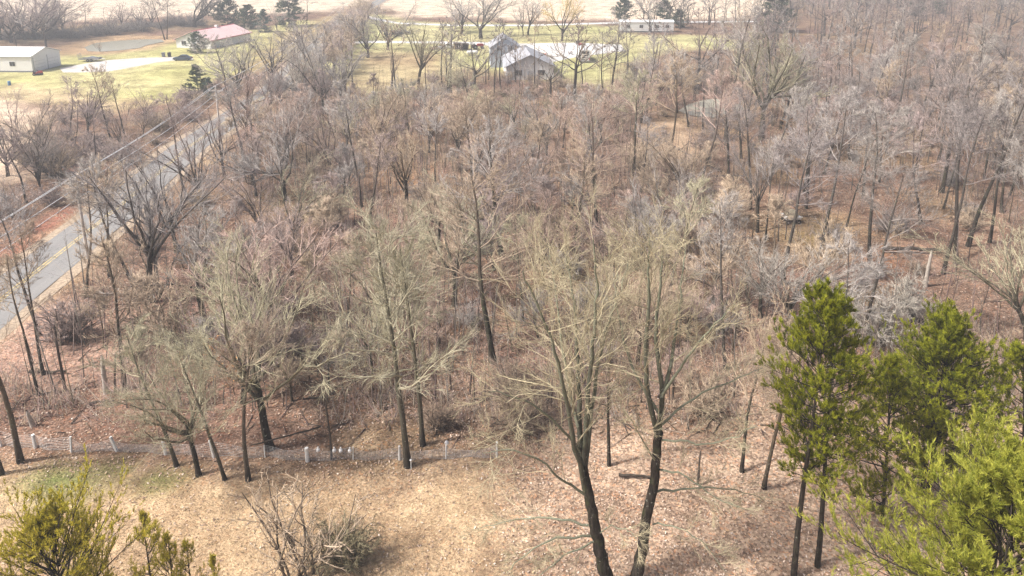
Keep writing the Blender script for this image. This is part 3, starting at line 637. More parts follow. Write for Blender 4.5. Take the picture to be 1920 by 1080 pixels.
# ------------------------------------------------------------------ trees one can pick out
HEROES = [  # base px, top py, kind, tint, lean, width, label
    (765, 872, 392, 'tall_near', 'lichen', (-.0, 0), 1.15, 'tall bare tree with pale lichen twigs standing right at the wire fence'),
    (793, 832, 420, 'tall_near', 'lichen', (.02, 0), 1., 'bare tree close behind the tall lichen-twigged one at the fence'),
    (507, 842, 470, 'round_near', 'lichen', (-.06, 0), 1.1, 'bare tree with bent dark trunk and round fan of olive twigs'),
    (40, 868, 430, 'slim_near', 'tan', (.03, 0), 1., 'thick pale straight trunk in front of the fence at the picture edge'),
    (4, 890, 520, 'slim_near', 'tan', (0, 0), 1., 'trunk half cut off by the picture edge in front of the fence'),
    (82, 704, 430, 'slim', 'brown', (0, 0), 1., 'dark slender tree between the road and the fence, beside a fallen log'),
    (72, 742, 480, 'slim', 'tan', (-.16, 0), 1., 'slender tree leaning towards the road near the log'),
    (372, 893, 640, 'round_near', 'lichen', (-.14, 0), 1., 'small tree with drooping pale branches in front of the fence, first of three'),
    (422, 900, 630, 'tall_near', 'lichen', (-.12, 0), 1.1, 'small leaning tree in front of the fence, middle one of three'),
    (465, 902, 600, 'slim_near', 'tan', (-.10, 0), 1.2, 'small leaning tree in front of the fence, nearest the bent tree'),
    (332, 876, 620, 'slim_near', 'lichen', (-.08, 0), 1.2, 'thin tree just in front of the fence post near the grass patches'),
    (233, 728, 400, 'tall', 'tan', (-.07, 0), .95, 'brown tall tree standing beside the pale broken snag'),
    (285, 568, 262, 'vase', 'grey', (-.02, 0), .9, 'dark many-limbed tree beside the road bank, tallest there'),
    (300, 560, 300, 'multi', 'grey', (.02, 0), .8, 'clump of dark stems close beside the tallest tree at the road bank'),
    (545, 530, 380, 'round', 'mauve', (0, 0), 1.2, 'thick dark trunk under a broad mauve crown left of the middle'),
    (765, 402, 205, 'vase', 'tan', (-.02, 0), .9, 'dark vase-shaped tree standing over an orange leaf patch'),
    (1115, 384, 180, 'tall', 'grey', (0, 0), .8, 'twin dark trunk with grey crown in the middle of the wood'),
    (1000, 418, 250, 'multi', 'pink', (0, 0), 1.1, 'pinkish fan-shaped clump with mossy stems mid-wood'),
    (1142, 872, 520, 'tall', 'brown', (-.01, 0), .7, 'dark straight trunk directly behind the many-stemmed big tree'),
    (1390, 885, 560, 'tall', 'tan', (0, 0), .8, 'dark-trunked tree between the forked big tree and the pines'),
    (1432, 915, 590, 'slim_near', 'tan', (.02, 0), 1., 'slender tree next to the pair of tall pines'),
    (1475, 640, 455, 'round', 'pale', (-.02, 0), 1.15, 'pale grey round-crowned tree behind the tall pines'),
    (1425, 600, 440, 'round', 'pale', (0, 0), 1.1, 'pale spreading tree left of the pale round-crowned one'),
    (1538, 478, 165, 'slim', 'grey', (-.03, 0), 1.1, 'tall dark trunk with a flared mossy foot in the open wood'),
    (1632, 492, 190, 'slim', 'grey', (-.02, 0), 1.2, 'tall dark trunk beside the orange leaf litter'),
    (1587, 424, 215, 'tall', 'grey', (-.01, 0), .7, 'straight dark tree midway between the flared trunk and the litter'),
    (1795, 490, 120, 'slim', 'dim', (.04, 0), 1.1, 'thickest of the dark trunks clustered at the wood edge behind the pines'),
    (1768, 508, 190, 'slim', 'dim', (.0, 0), 1., 'dark trunk lowest down in the cluster behind the pines'),
    (1815, 460, 140, 'slim', 'dim', (.06, 0), 1.1, 'outermost tilted trunk of the dark cluster behind the pines'),
    (1856, 452, 170, 'slim', 'grey', (.03, 0), 1., 'dark trunk standing apart beyond the dark cluster'),
    (1420, 432, 250, 'vase', 'dim', (0, 0), .7, 'dark forked trunk beside the brush hollow'),
    (1436, 446, 260, 'slim', 'grey', (.02, 0), .9, 'thin dark trunk touching the forked one beside the hollow'),
    (1405, 600, 470, 'vase', 'pale', (0, 0), .9, 'whitish bleached bare tree behind the big forked tree'),
    (1926, 640, 420, 'vase', 'lichen', (-.25, 0), 1., 'arching tree leaning in from the picture edge above the pines'),
    (1885, 690, 600, 'vase', 'tan', (-.3, 0), 1.1, 'small arching tree reaching over the bare ground behind the pine tops'),
    (1605, 566, 500, 'round', 'grey', (.1, 0), 1., 'small curved tree beside the grey bramble mound'),
    (785, 168, 35, 'vase', 'lichen', (0, 0), .9, 'even vase-shaped green-grey tree standing in the meadow'),
    (608, 215, 60, 'vase', 'grey', (-.02, 0), .9, 'broad grey tree at the meadow edge'),
    (690, 108, 26, 'willow', 'dim', (-.02, 0), 1.1, 'dark spreading tree beside the farm lane'),
    (727, 93, 10, 'willow', 'grey', (.05, 0), 1.1, 'grey tree beside the lane with a limb held sideways'),
    (866, 64, -20, 'willow', 'grey', (0, 0), 1.1, 'large grey tree on the verge of the far road'),
    (902, 72, -25, 'willow', 'grey', (0, 0), 1.3, 'gnarled broad tree in the middle of the far verge'),
    (990, 66, -5, 'vase', 'grey', (.02, 0), 1., 'forked tree on the lawn by the far road'),
    (981, 66, -5, 'vase', 'grey', (-.12, 0), .7, 'tilted stem beside the forked tree on the lawn'),
    (1054, 77, -20, 'willow', 'yellow', (0, 0), .75, 'willow with golden twigs at the gravel yard'),
    (430, 205, 70, 'tall', 'pale', (-.05, 0), 1.2, 'silvery-crowned tree beside the road pole'),
    (447, 180, 60, 'vase', 'pale', (-.02, 0), 1., 'silvery tree between the road pole and the road'),
    (462, 175, 55, 'vase', 'pale', (.03, 0), 1., 'silvery tree leaning over the road behind the pole'),
    (508, 172, 62, 'vase', 'grey', (-.02, 0), 1.1, 'grey tree hanging over the road where it enters the trees'),
    (528, 150, 66, 'slim', 'dim', (.03, 0), 1.2, 'dark slender roadside tree between two grey spreading ones'),
    (548, 138, 48, 'vase', 'grey', (.02, 0), 1.1, 'grey spreading tree on the far side of the slender roadside one'),
    (572, 118, 40, 'vase', 'mauve', (0, 0), 1.1, 'mauve roadside tree below the dark spruce'),
    (592, 104, 45, 'round', 'grey', (0, 0), 1.1, 'low round grey tree beside the far stretch of road'),
    (622, 84, 38, 'round', 'tan', (0, 0), 1.1, 'low tan tree near the far crossarm pole'),
    (640, 205, 95, 'vase', 'grey', (.05, 0), 1., 'grey tree with upswept limbs at the meadow corner'),
    (560, 205, 75, 'vase', 'pale', (-.05, 0), 1., 'pale branching tree standing just inside the wood from the road'),
    (520, 60, 10, 'vase', 'grey', (0, 0), 1., 'hazy grey tree between the two spruces'),
    (840, 205, 110, 'tall', 'lichen', (0, 0), 1., 'mossy upright tree at the meadow edge below the gas tank'),
    (885, 215, 105, 'tall', 'lichen', (.02, 0), 1., 'mossy dark-stemmed tree at the meadow edge near the house'),
    (160, 560, 330, 'slim', 'tan', (-.03, 0), 1.2, 'slim tree growing in front of the near road surface'),
    (205, 520, 300, 'slim', 'tan', (.02, 0), 1.2, 'slim tree in front of the road beside the near road pole'),
    (330, 470, 235, 'vase', 'grey', (-.03, 0), .9, 'grey tree with open fan hiding part of the road'),
    (255, 545, 290, 'slim', 'grey', (-.04, 0), 1.2, 'straight dark stem beside the tall bank tree'),
    (385, 400, 215, 'vase', 'mauve', (0, 0), .9, 'mauve tree beside the road past the bank'),
    (420, 330, 175, 'vase', 'mauve', (0, 0), 1., 'mauve tree beside the road nearest the far pole'),
    (130, 250, 150, 'slim', 'mauve', (0, 0), 1.1, 'slender mauve tree on the pale field edge'),
    (165, 262, 160, 'vase', 'mauve', (.03, 0), .9, 'mauve branching tree in the thicket below the driveway'),
    (30, 300, 165, 'vase', 'mauve', (0, 0), .9, 'mauve branching tree over the pale field'),
    (275, 235, 165, 'vase', 'mauve', (0, 0), 1., 'mauve bushy tree in the thicket corner by the lawn'),
    (22, 86, -10, 'willow', 'mauve', (-.1, 0), 1.1, 'pinkish willow at the very corner of the far hedge'),
    (47, 82, -20, 'willow', 'mauve', (.02, 0), 1.1, 'pinkish willow behind the white barn'),
    (66, 80, -25, 'willow', 'mauve', (.05, 0), 1.1, 'pinkish willow between the barn and the berm'),
    (96, 72, -8, 'vase', 'mauve', (0, 0), 1.2, 'mauve tree on the berm above the barn end'),
    (120, 66, -8, 'vase', 'mauve', (0, 0), 1.2, 'mauve tree on the berm beside a slim bare one'),
    (157, 60, 12, 'slim', 'mauve', (0, 0), 1.2, 'slim bare tree alone on the berm'),
    (188, 97, 70, 'multi', 'tan', (0, 0), 1.1, 'fan of thin stems on the near bank of the pond'),
    (231, 58, 0, 'vase', 'mauve', (-.05, 0), 1.2, 'mauve tree behind the pond beside a fallen trunk'),
    (262, 57, 0, 'vase', 'mauve', (.04, 0), 1.2, 'mauve tree behind the far end of the pond'),
    (4, 84, -5, 'vase', 'mauve', (0, 0), 1.2, 'pinkish tree cut by the picture edge behind the barn'),
    (82, 76, -15, 'willow', 'mauve', (0, 0), 1., 'pinkish many-limbed tree above the barn gable'),
    (108, 70, 8, 'multi', 'mauve', (0, 0), 1.3, 'pinkish clump between two mauve berm trees'),
    (140, 63, 16, 'multi', 'mauve', (0, 0), 1.3, 'low pinkish clump beside the slim berm tree'),
    (205, 58, 14, 'multi', 'mauve', (0, 0), 1.2, 'thin pinkish clump on the bank left of the fallen trunk'),
    (246, 57, 20, 'multi', 'tan', (.15, 0), 1.2, 'tan leaning clump between the mauve pond-bank trees'),
    (285, 56, 8, 'vase', 'mauve', (-.1, 0), 1., 'thin tree behind the pond near the tilted dark one'),
    (335, 54, 12, 'multi', 'dim', (0, 0), 1.1, 'dark clump between the pond and the great spreading tree'),
    (309, 74, -15, 'slim', 'dim', (-.14, 0), 1.1, 'tall dark tree tilted over the end of the pond'),
    (313, 73, -5, 'slim', 'dim', (.03, 0), 1.1, 'upright dark tree at the end of the pond'),
    (366, 54, -40, 'willow', 'dim', (-.12, 0), 1.3, 'great dark spreading tree behind the red-roofed house'),
    (392, 30, -30, 'slim', 'dim', (0, 0), 1.3, 'dark tree behind the evergreens above the red roof'),
    (575, 46, -15, 'slim', 'dim', (0, 0), 1.2, 'dark roadside tree with a limb arched over the field'),
    (1130, 180, 50, 'tall', 'dim', (0, 0), .8, 'slim dark tree at the wood corner near the motorhome'),
    (1146, 172, 30, 'tall', 'grey', (.01, 0), .9, 'taller of the dark trees at the wood corner near the motorhome'),
    (1212, 215, 70, 'tall', 'grey', (0, 0), .9, 'tall grey tree at the head of the bare path'),
    (1360, 270, 40, 'slim', 'grey', (.02, 0), 1.1, 'tall straight tree on the near bank of the wood pond'),
    (1292, 238, 105, 'slim', 'grey', (-.02, 0), 1.1, 'slender tree at the path end of the wood pond'),
    (1318, 244, 120, 'slim', 'dim', (.03, 0), .9, 'dark slender tree standing before the middle of the wood pond'),
    (1343, 238, 110, 'slim', 'grey', (0, 0), .9, 'slender grey tree before the pond, between two darker ones'),
    (1382, 232, 95, 'slim', 'dim', (.02, 0), 1., 'dark slender tree at the wood side of the pond'),
    (1402, 224, 90, 'tall', 'grey', (0, 0), .8, 'straight grey tree just past the wood side of the pond'),
    (1427, 265, 60, 'round', 'lichen', (.02, 0), 1., 'round grey-green tree beside the wood pond'),
    (1340, 34, -25, 'slim', 'dim', (.05, 0), 1.3, 'dark leaning tree at the far end of the field'),
    (1290, 45, -10, 'multi', 'pale', (0, 0), 1.2, 'pale many-stemmed tree beside the white mobile home'),
    (1217, 66, -10, 'vase', 'grey', (0, 0), .8, 'grey tree in front of the white mobile home'),
    (455, 760, 560, 'round', 'mauve', (0, 0), 1.1, 'mauve bushy tree just behind the bent fan tree'),
    (15, 330, 180, 'willow', 'dim', (.05, 0), .8, 'dark bending tree at the field edge across the road'),
    (50, 380, 215, 'tall', 'mauve', (0, 0), 1., 'mauve tree with dark stems above the red bank across the road'),
    (82, 372, 200, 'vase', 'dim', (-.04, 0), .8, 'dark-stemmed tree beside the black hollow across the road'),
    (208, 260, 130, 'slim', 'tan', (-.06, 0), 1., 'pale trunk standing tallest in the thicket before the lawn'),
    (232, 250, 150, 'slim', 'tan', (0, 0), 1., 'slim trunk next to the tallest one before the lawn'),
    (137, 290, 195, 'slim', 'mauve', (.05, 0), 1., 'slender tree at the lawn edge across the road'),
]
taken = [(G(1142, 1110)), (G(1188, 1112))]
for px, py, top, kind, tint, lean, wide, label in HEROES:
    x, y = G(px, py); taken.append((x, y))
    H = max(3.0, height_at(y, top) * (1.12 if py < 300 else 1.03)); wide *= 1.12 if py < 300 else 1.
    put_tree(kind, (x, y, float(undul(x, y))), min(H, 24), label, None, tint, lean, wide, var=len(taken))

# ------------------------------------------------------------------ the rest of the wood
NO_TREES = [c[1] for c in COVERS if c[0] in ('clearing', 'lawn_left', 'lawn_left_bare', 'lawn_mid', 'lawn_mid_tan', 'field_far', 'field_far_left', 'field_left', 'path', 'orange_floor')] + [POND_L, POND_R, DRIVE_L, LOT]
NO_TREES.append(PG((1300, 222), (1362, 222), (1352, 300), (1312, 300)))        # the gap through which the pond glints
NO_TREES.append(PG((1660, 800), (1640, 560), (1920, 560), (2000, 800)))       # bare ground behind the pine tops
def open_to_trees(x, y):
    x = np.atleast_1d(np.float64(x)); y = np.atleast_1d(np.float64(y)); ok = np.abs(x - road_x(y)) > 5.5
    for P in NO_TREES: ok &= poly_sd(x, y, P) > 1.
    return bool(ok[0])
def in_view(x, y, m=60):
    px, py = PXY(x, y); return -m < px < 1920 + m and py < 1180
rngp = random.Random(5)
def scatter(x0, x1, y0, y1, d, tries, test=None):
    out = []
    for _ in range(tries):
        x, y = rngp.uniform(x0, x1), rngp.uniform(y0, y1)
        if not in_view(x, y) or (test and not test(x, y)): continue
        if any((x - a) ** 2 + (y - b) ** 2 < d * d for a, b in taken): continue
        if not open_to_trees(x, y): continue
        taken.append((x, y)); out.append((x, y))
    return out
fill = scatter(-42, 125, 38, 150, 5.6, 14000, lambda x, y: x > road_x(y) + 6 and not (y < 43 and -2 < x < 14))
left = scatter(-125, -54, 58, 150, 4.6, 3500, lambda x, y: x < road_x(y) - 8)
fill.sort(key=lambda p: p[1])
MARKS = [  # things one can find, by where they stand in the photo
    (765, 872, 'the tall lichen-twigged tree'), (507, 842, 'the bent fan tree'), (40, 868, 'the pale edge trunk'), (82, 704, 'the propped log'),
    (420, 895, 'the three leaning small trees'), (215, 735, 'the pale broken snag'), (290, 565, 'the tall bank tree'), (545, 530, 'the broad mauve crown'),
    (765, 402, 'the tree over orange leaves'), (1115, 384, 'the twin dark trunk'), (1000, 418, 'the pinkish fan clump'), (1165, 890, 'the two big trees'), (1410, 900, 'the slim pine pair'),
    (1475, 640, 'the pale round crown'), (1538, 478, 'the flared mossy trunk'), (1632, 492, 'the orange litter'), (1795, 490, 'the cluster of dark trunks'), (1420, 432, 'the dark forked trunk'),
    (1926, 640, 'the arching edge tree'), (1650, 620, 'the bramble mound'), (785, 168, 'the meadow vase tree'), (608, 215, 'the broad grey meadow tree'), (447, 180, 'the silvery trees'),
    (1140, 175, 'the wood corner'), (1212, 215, 'the bare path'), (1360, 230, 'the wood pond'), (1290, 290, 'the long slanting log'), (890, 320, 'the leaning dead trunks'), (880, 430, 'the brush-heaped trunk'),
    (1483, 408, 'the white cart'), (1305, 400, 'the brush hollow'), (620, 425, 'the black hollow'), (990, 160, 'the white gable'), (885, 215, 'the mossy meadow-edge trees'), (50, 380, 'the red bank'), (82, 340, 'the dark roadside hollow'),
    (208, 260, 'the tallest lawn-edge trunk'), (185, 470, 'the near road pole'), (395, 230, 'the far road pole'), (330, 640, 'the tan bush below the bank'), (130, 650, 'the purple thicket'), (1736, 533, 'the grey snag'),
    (410, 735, 'the orange beech'), (622, 860, 'the thin dead trunk'), (960, 640, 'the many-stemmed crown'), (1330, 620, 'the forked crown'), (700, 640, 'the lichen tree crown'), (660, 560, 'the red leaf floor'), (1740, 330, 'the grey far trunks'), (1560, 250, 'the pale wood edge')]
def where(px, py, x):
    d = sorted(((px - a) ** 2 + ((py - b) * 1.5) ** 2, a, b, n) for a, b, n in MARKS)[0]
    dx, dy = px - d[1], (py - d[2]) * 1.5
    far = 'just ' if d[0] < 70 ** 2 else ''
    if abs(dx) > 2.2 * abs(dy): w = 'right of' if dx > 0 else 'left of'
    elif abs(dy) > 2.2 * abs(dx): w = 'in front of' if dy > 0 else 'behind'
    else: w = ('in front' if dy > 0 else 'behind') + (' and right of' if dx > 0 else ' and left of')
    return far + w + ' ' + d[3]
WORD = {'vase': 'vase-shaped', 'round': 'round-crowned', 'tall': 'tall', 'slim': 'slender', 'multi': 'many-stemmed'}
CWORD = {'mauve': 'mauve-grey', 'grey': 'grey', 'tan': 'tan', 'pink': 'pinkish', 'lichen': 'grey-green', 'pale': 'pale', 'brown': 'brown', 'dim': 'dark'}
def cap_height(x, y, H):
    """the scrub stays low where the photo sees over it"""
    px, py = PXY(x, y)
    if x < -54: top = 190 if px > 90 else 150
    elif px < 430: top = py - 300
    elif px < 560: top = 120
    elif px < 880: top = 120 + rngp.uniform(0, 40)
    elif px < 1150: top = 150 + rngp.uniform(0, 30)
    else: top = -100
    return max(2.5, min(H, height_at(y, top)))
def fill_tree(x, y, hmin=9, hmax=16):
    px, py = PXY(x, y)
    if x < -54: kind, tint = rngp.choice(['vase', 'slim', 'slim', 'vase', 'multi']), rngp.choice(['mauve', 'mauve', 'mauve', 'tan'])
    elif px < 700: kind, tint = rngp.choice(['round', 'round', 'vase', 'multi', 'slim']), rngp.choice(['mauve', 'mauve', 'pink', 'lichen', 'grey'])
    elif px < 1350: kind, tint = rngp.choice(['round', 'vase', 'multi', 'slim', 'slim', 'tall']), rngp.choice(['tan', 'tan', 'pink', 'grey', 'lichen'])
    else: kind, tint = rngp.choice(['slim', 'slim', 'slim', 'tall']), rngp.choice(['grey', 'mauve', 'grey', 'tan', 'dim']); hmin, hmax = 10, 16
    H = rngp.uniform(hmin, hmax) * {'round': .72, 'multi': .68, 'slim': 1.05, 'tall': 1.05, 'vase': .9}[kind]
    if 950 < px < 1450 and 560 < py: H *= .8
    H = cap_height(x, y, H)
    lab = f"{CWORD[tint]} {WORD[kind]} bare tree {where(px, py, x)}"
    put_tree(kind, (x, y, float(undul(x, y))), H, lab, f"{WORD[kind]} trees {where(px, py, x)}", tint, (rngp.gauss(0, .05), rngp.gauss(0, .05)), rngp.uniform(.95, 1.35))
budget = 299 - len(HEROES) - 2
nleft = min(len(left), 40)
for x, y in left[:nleft]: fill_tree(x, y, 7, 14)
rest = fill[budget - nleft:]
for x, y in fill[:budget - nleft]: fill_tree(x, y)
print('fill', len(fill), 'left', len(left), 'rest', len(rest))

def build_far_wood():
    """the wood that runs on to the skyline reads as one grey mass"""
    rng = np.random.default_rng(77)
    pts = rest + scatter(30, 330, 150, 430, 7.6, 7000, lambda x, y: x > 34 + (y - 150) * .12) + scatter(-330, -120, 300, 430, 12, 500) + scatter(-140, -78, 150, 205, 9, 60)
    pts += scatter(-200, 60, 400, 470, 12, 300)
    pts = [p for p in pts if not (1050 < PXY(*p)[0] < 1330 and 60 < PXY(*p)[1] < 150)]
    lows = []
    for i, k in enumerate(['vase', 'round', 'slim', 'tall', 'slim', 'slim']):
        tr, cr = gen_tree(900 + i, k, 15., dens=1., thick=5.2, lod=1); scale_to(tr, cr, 15.)
        a, b = tr.arrays(), cr.arrays(); n = len(a[0])
        lows.append((np.concatenate([a[0], b[0]]), np.concatenate([a[1], b[1] + n]), np.concatenate([a[2], b[2]]), np.concatenate([a[3], b[3]])))
    tints = np.array([TINT['grey'], TINT['mauve'], TINT['grey'], TINT['mauve'], TINT['dim'], TINT['tan']])
    V, T, C, n = [], [], [], 0
    for x, y in pts:
        v, t, r, q = lows[rng.integers(len(lows))]; a = rng.uniform(0, 6.28); s = rng.uniform(.65, 1.2)
        c, d = math.cos(a), math.sin(a)
        w = np.stack([(v[:, 0] * c - v[:, 1] * d) * s * 1.1 + x, (v[:, 0] * d + v[:, 1] * c) * s * 1.1 + y, v[:, 2] * s], 1)
        tc = tints[rng.integers(len(tints))] * rng.uniform(.85, 1.15)
        k = np.clip((r - .02) / .08, 0, 1)[:, None]
        V.append(w); T.append(t + n); C.append(tc * (.55 + .75 * q[:, None]) * (1 - k) + np.array([.075, .065, .055]) * k); n += len(w)
    V, T, C = np.concatenate(V), np.concatenate(T), np.concatenate(C)
    print('far wood', len(pts), len(T))
    tag(new_obj('distant_wood', np_mesh('distant_wood', V, T, M['litter'], {'col': C})), 'bare grey wood running on to the skyline beyond the pond', 'wood', kind='stuff')
build_far_wood()

# ------------------------------------------------------------------ undergrowth, litter, dry grass
def wood_spots(rng, n, x0, x1, y0, y1, clump):
    x = rng.uniform(x0, x1, n * 4); y = y0 + (y1 - y0) * rng.random(n * 4) ** 1.25
    d = CN * y + SN * CAM_H; ok = np.abs(x) < .77 * d + 2
    ok &= np.abs(x - road_x(y)) > 6.5
    for P in NO_TREES[:9] + [POND_R]: ok &= poly_sd(x, y, P) > 0
    ok &= vnoise(x, y, clump, 31) * .7 + vnoise(x, y, clump * .35, 32) * .3 > rng.uniform(.3, .72, n * 4)
    px = 960 + F * x / (CN * y + SN * CAM_H); py = CY + F * (CAM_H * CN - y * SN) / (CN * y + SN * CAM_H)
    ok &= ~((px > 1400) & (py > 330) & (py < 600) & (rng.random(n * 4) < .6))      # the open wood
    return x[ok][:n], y[ok][:n]
def build_undergrowth():
    rng = np.random.default_rng(3); w = Wood(); cols = []
    x, y = wood_spots(rng, 6400, -120, 130, 37, 165, 8.)
    n = 6; P = np.stack([x, y, undul(x, y) - .05], 1).repeat(n, 0); P[:, :2] += rng.normal(0, .28, (len(P), 2))
    D = np.stack([rng.normal(0, .5, len(P)), rng.normal(0, .5, len(P)), np.ones(len(P))], 1)
    L = np.repeat(rng.uniform(.6, 2.6, len(x)), n) * rng.uniform(.6, 1.2, len(P))
    w.spikes(rng, P, D, L, np.full(len(P), .02), .1, True)
    tip = P + unit(D) * (L * rng.uniform(.35, .6, len(P)))[:, None]
    w.spikes(rng, tip, D + rng.normal(0, .7, D.shape), L * .6, np.full(len(P), .013), .1, True)
    x, y = wood_spots(rng, 3000, -45, 130, 38, 160, 14.)          # tall thin whips
    P = np.stack([x, y, undul(x, y) - .05], 1); n = len(P); D = np.stack([rng.normal(0, .07, n), rng.normal(0, .07, n), np.ones(n)], 1); L = rng.uniform(2.5, 8.5, n)
    w.spikes(rng, P, D, L, L * rng.uniform(.006, .011, n), .0, True)
    for k in range(7):
        t = rng.uniform(.3, .95, n); Q = P + unit(D) * (L * t)[:, None]; a = rng.uniform(0, 6.28, n)
        w.spikes(rng, Q, np.stack([np.cos(a), np.sin(a), rng.uniform(.5, 1.4, n)], 1), L * (1.05 - t) * .45, np.full(n, .011), .1, True)
    x, y = wood_spots(rng, 4200, -45, 110, 36, 130, 6.)           # sticks lying about
    n = len(x); a = rng.uniform(0, 6.28, n); w.spikes(rng, np.stack([x, y, undul(x, y) + .06], 1), np.stack([np.cos(a), np.sin(a), rng.normal(.02, .05, n)], 1), rng.uniform(.5, 2.8, n), rng.uniform(.014, .05, n), 0., True)
    V, T, r, q = w.arrays(); base = np.array([[.44, .33, .28], [.42, .37, .31], [.36, .25, .23], [.46, .36, .25]])
    C = base[(q * 997).astype(int) % 4] * (.45 + .75 * ((q * 31) % 1))[:, None]
    C = np.where((r > .022)[:, None], C * .36, C)                  # the stouter stems carry dark bark
    tag(new_obj('undergrowth', np_mesh('undergrowth', V, T, M['litter'], {'col': C})), 'thin bare brush and brambles covering the wood floor', 'brush', kind='stuff')
build_undergrowth()
def build_litter():
    rng = np.random.default_rng(4); n = 80000
    y = 21 + 60 * rng.random(n) ** 1.5; x = rng.uniform(-1, 1, n) * (.77 * (CN * y + SN * CAM_H) + 1)
    clear = poly_sd(x, y, COVERS[0][1]); ok = (np.abs(x - road_x(y)) > 3.6) & ((clear > -.5) | (rng.random(n) < .25))
    x, y = x[ok], y[ok]; n = len(x); z = undul(x, y) + rng.uniform(.015, .07, n)
    s = rng.uniform(.035, .08, n); a = rng.uniform(0, 6.28, n); t = rng.normal(0, .35, (n, 2))
    ux, uy = np.cos(a) * s, np.sin(a) * s
    V = np.empty((n, 4, 3))
    for i, (p, q) in enumerate(((-1, 0), (0, -.6), (1, 0), (0, .6))):
        V[:, i, 0] = x + p * ux - q * uy; V[:, i, 1] = y + p * uy + q * ux; V[:, i, 2] = z + s * (p * t[:, 0] + q * t[:, 1] + (.25 if p else 0))
    b = np.arange(n)[:, None] * 4; T = np.concatenate([b + [[0, 1, 2]], b + [[0, 2, 3]]])
    pal = np.array([[.54, .41, .32], [.44, .31, .23], [.62, .50, .41], [.32, .21, .16], [.50, .34, .20], [.70, .60, .52]])
    C = pal[rng.choice(6, n, p=[.28, .28, .13, .2, .08, .03])] * rng.uniform(.6, 1.25, (n, 1))
    tag(new_obj('leaf_litter', np_mesh('leaf_litter', V.reshape(-1, 3), T, M['litter'], {'col': C.repeat(4, 0)})), 'fallen brown leaves strewn over the wood floor', 'leaves', kind='stuff')
    # dry grass of the clearing, with green tufts
    n = 70000; y = 20 + 17 * rng.random(n) ** 1.1; x = rng.uniform(-33, 12, n)
    ok = poly_sd(x, y, COVERS[0][1]) < 1. - 2.5 * rng.random(n); x, y = x[ok], y[ok]; n = len(x)
    gx = np.zeros(n, bool)
    for k in (1, 2, 3): gx |= poly_sd(x, y, COVERS[k][1]) < .3
    L = rng.uniform(.10, .30, n); a = rng.normal(2.2, .9, n) + vnoise(x, y, 2.5, 40) * 4
    lie = rng.uniform(.25, 1.1, n)
    D = np.stack([np.cos(a) * lie, np.sin(a) * lie, np.full(n, .55)], 1); P = np.stack([x, y, undul(x, y)], 1)
    w = Wood(); V, T, r = w.needles(rng, P, D, L, .011)
    pal = np.array([[.66, .50, .32], [.76, .62, .43], [.52, .37, .22], [.58, .46, .26]])
    C = pal[rng.integers(0, 4, n)] * rng.uniform(.8, 1.15, (n, 1))
    gm = gx & (rng.random(n) < .8); C[gm] = np.array([.22, .29, .07]) * rng.uniform(.7, 1.3, (gm.sum(), 1))
    tag(new_obj('dry_grass', np_mesh('dry_grass', V, T, M['litter'], {'col': C.repeat(3, 0)})), 'matted straw-coloured grass of the clearing in front of the fence', 'grass', kind='stuff')
build_litter()

# ------------------------------------------------------------------ saplings and shrubs
for i, (kd, dn) in enumerate((('slim', .7), ('round', .75), ('multi', .8))):
    tr, cr = gen_tree(700 + i, kd, 7., dens=dn, thick=2.0); scale_to(tr, cr, 7.)
    PROTO.setdefault('sapling', []).append((tr.mesh('trunk', M['bark']), cr.mesh('crown', M['twig']), 7.))
for x, y in scatter(-40, 110, 36, 140, 2.5, 3400, lambda x, y: x > road_x(y) + 7 and not (y < 38 and x > 0) and not (PXY(x, y)[0] > 1420 and 300 < PXY(x, y)[1] and rngp.random() < .7))[:225]:
    px, py = PXY(x, y); t = rngp.choice(['tan', 'tan', 'pink', 'mauve', 'grey'] if px < 1400 else ['grey', 'dim', 'mauve', 'tan'])
    v = rngp.choice([0, 0, 1, 1, 2]) if not (px < 450 and py > 560) else 0
    put_tree('sapling', (x, y, float(undul(x, y))), cap_height(x, y, rngp.uniform(3.5, 7.5)), f"{['thin', 'bushy', 'many-stemmed'][v]} {CWORD[t]} sapling {where(px, py, x)}", f"saplings {where(px, py, x)}", t, (rngp.gauss(0, .09), rngp.gauss(0, .09)), rngp.uniform(1., 1.4), var=v, name='sapling')
def gen_shrub(seed, H, W, n, dens=1.):
    rng = np.random.default_rng(seed); st, cr = Wood(), Wood()
    P = np.zeros((n, 3)); P[:, :2] = rng.normal(0, W * .06, (n, 2)); a = rng.uniform(0, 6.28, n); s = rng.uniform(.15, W / H * .9, n)
    p, q = grow(rng, P, np.stack([np.cos(a) * s, np.sin(a) * s, np.ones(n)], 1), rng.uniform(.6, 1., n) * H * 1.05, np.full(n, .035), np.full(n, .012), 6, .16, -.06)
    st.tubes(rng, p, q, 5)
    P, D, L, r = sprout(rng, p, q, int(12 * dens), .15, 1., 25, 65, .42, .6, .013, .4)
    p2, q2 = grow(rng, P, D, L, r, r * .4, 3, .2, .0); cr.tubes(rng, p2, q2, 3)
    P, D, L, r = sprout(rng, p2, q2, int(14 * dens), .1, 1., 20, 65, .5, .6, .010, .4)
    cr.spikes(rng, P, D, L, r, .05, True)
    return st.mesh('stems', M['bark']), cr.mesh('crown', M['twig'])
SHRUB = [gen_shrub(800, 3., 3., 16), gen_shrub(801, 2.2, 3.2, 20), gen_shrub(802, 2.6, 3.8, 12, .7)]
def put_shrub(px, py, s, tint, label, group=None, var=0, squash=1., name='shrub'):
    o = thing(name, label, 'shrub', G3(px, py), random.uniform(0, 6.28), group); o.scale = (s, s, s * squash)
    for nm, me in zip(('stems', 'crown'), SHRUB[var]):
        q = new_obj(nm, me, o); q.color = (*TINT[tint], 1)
    return o
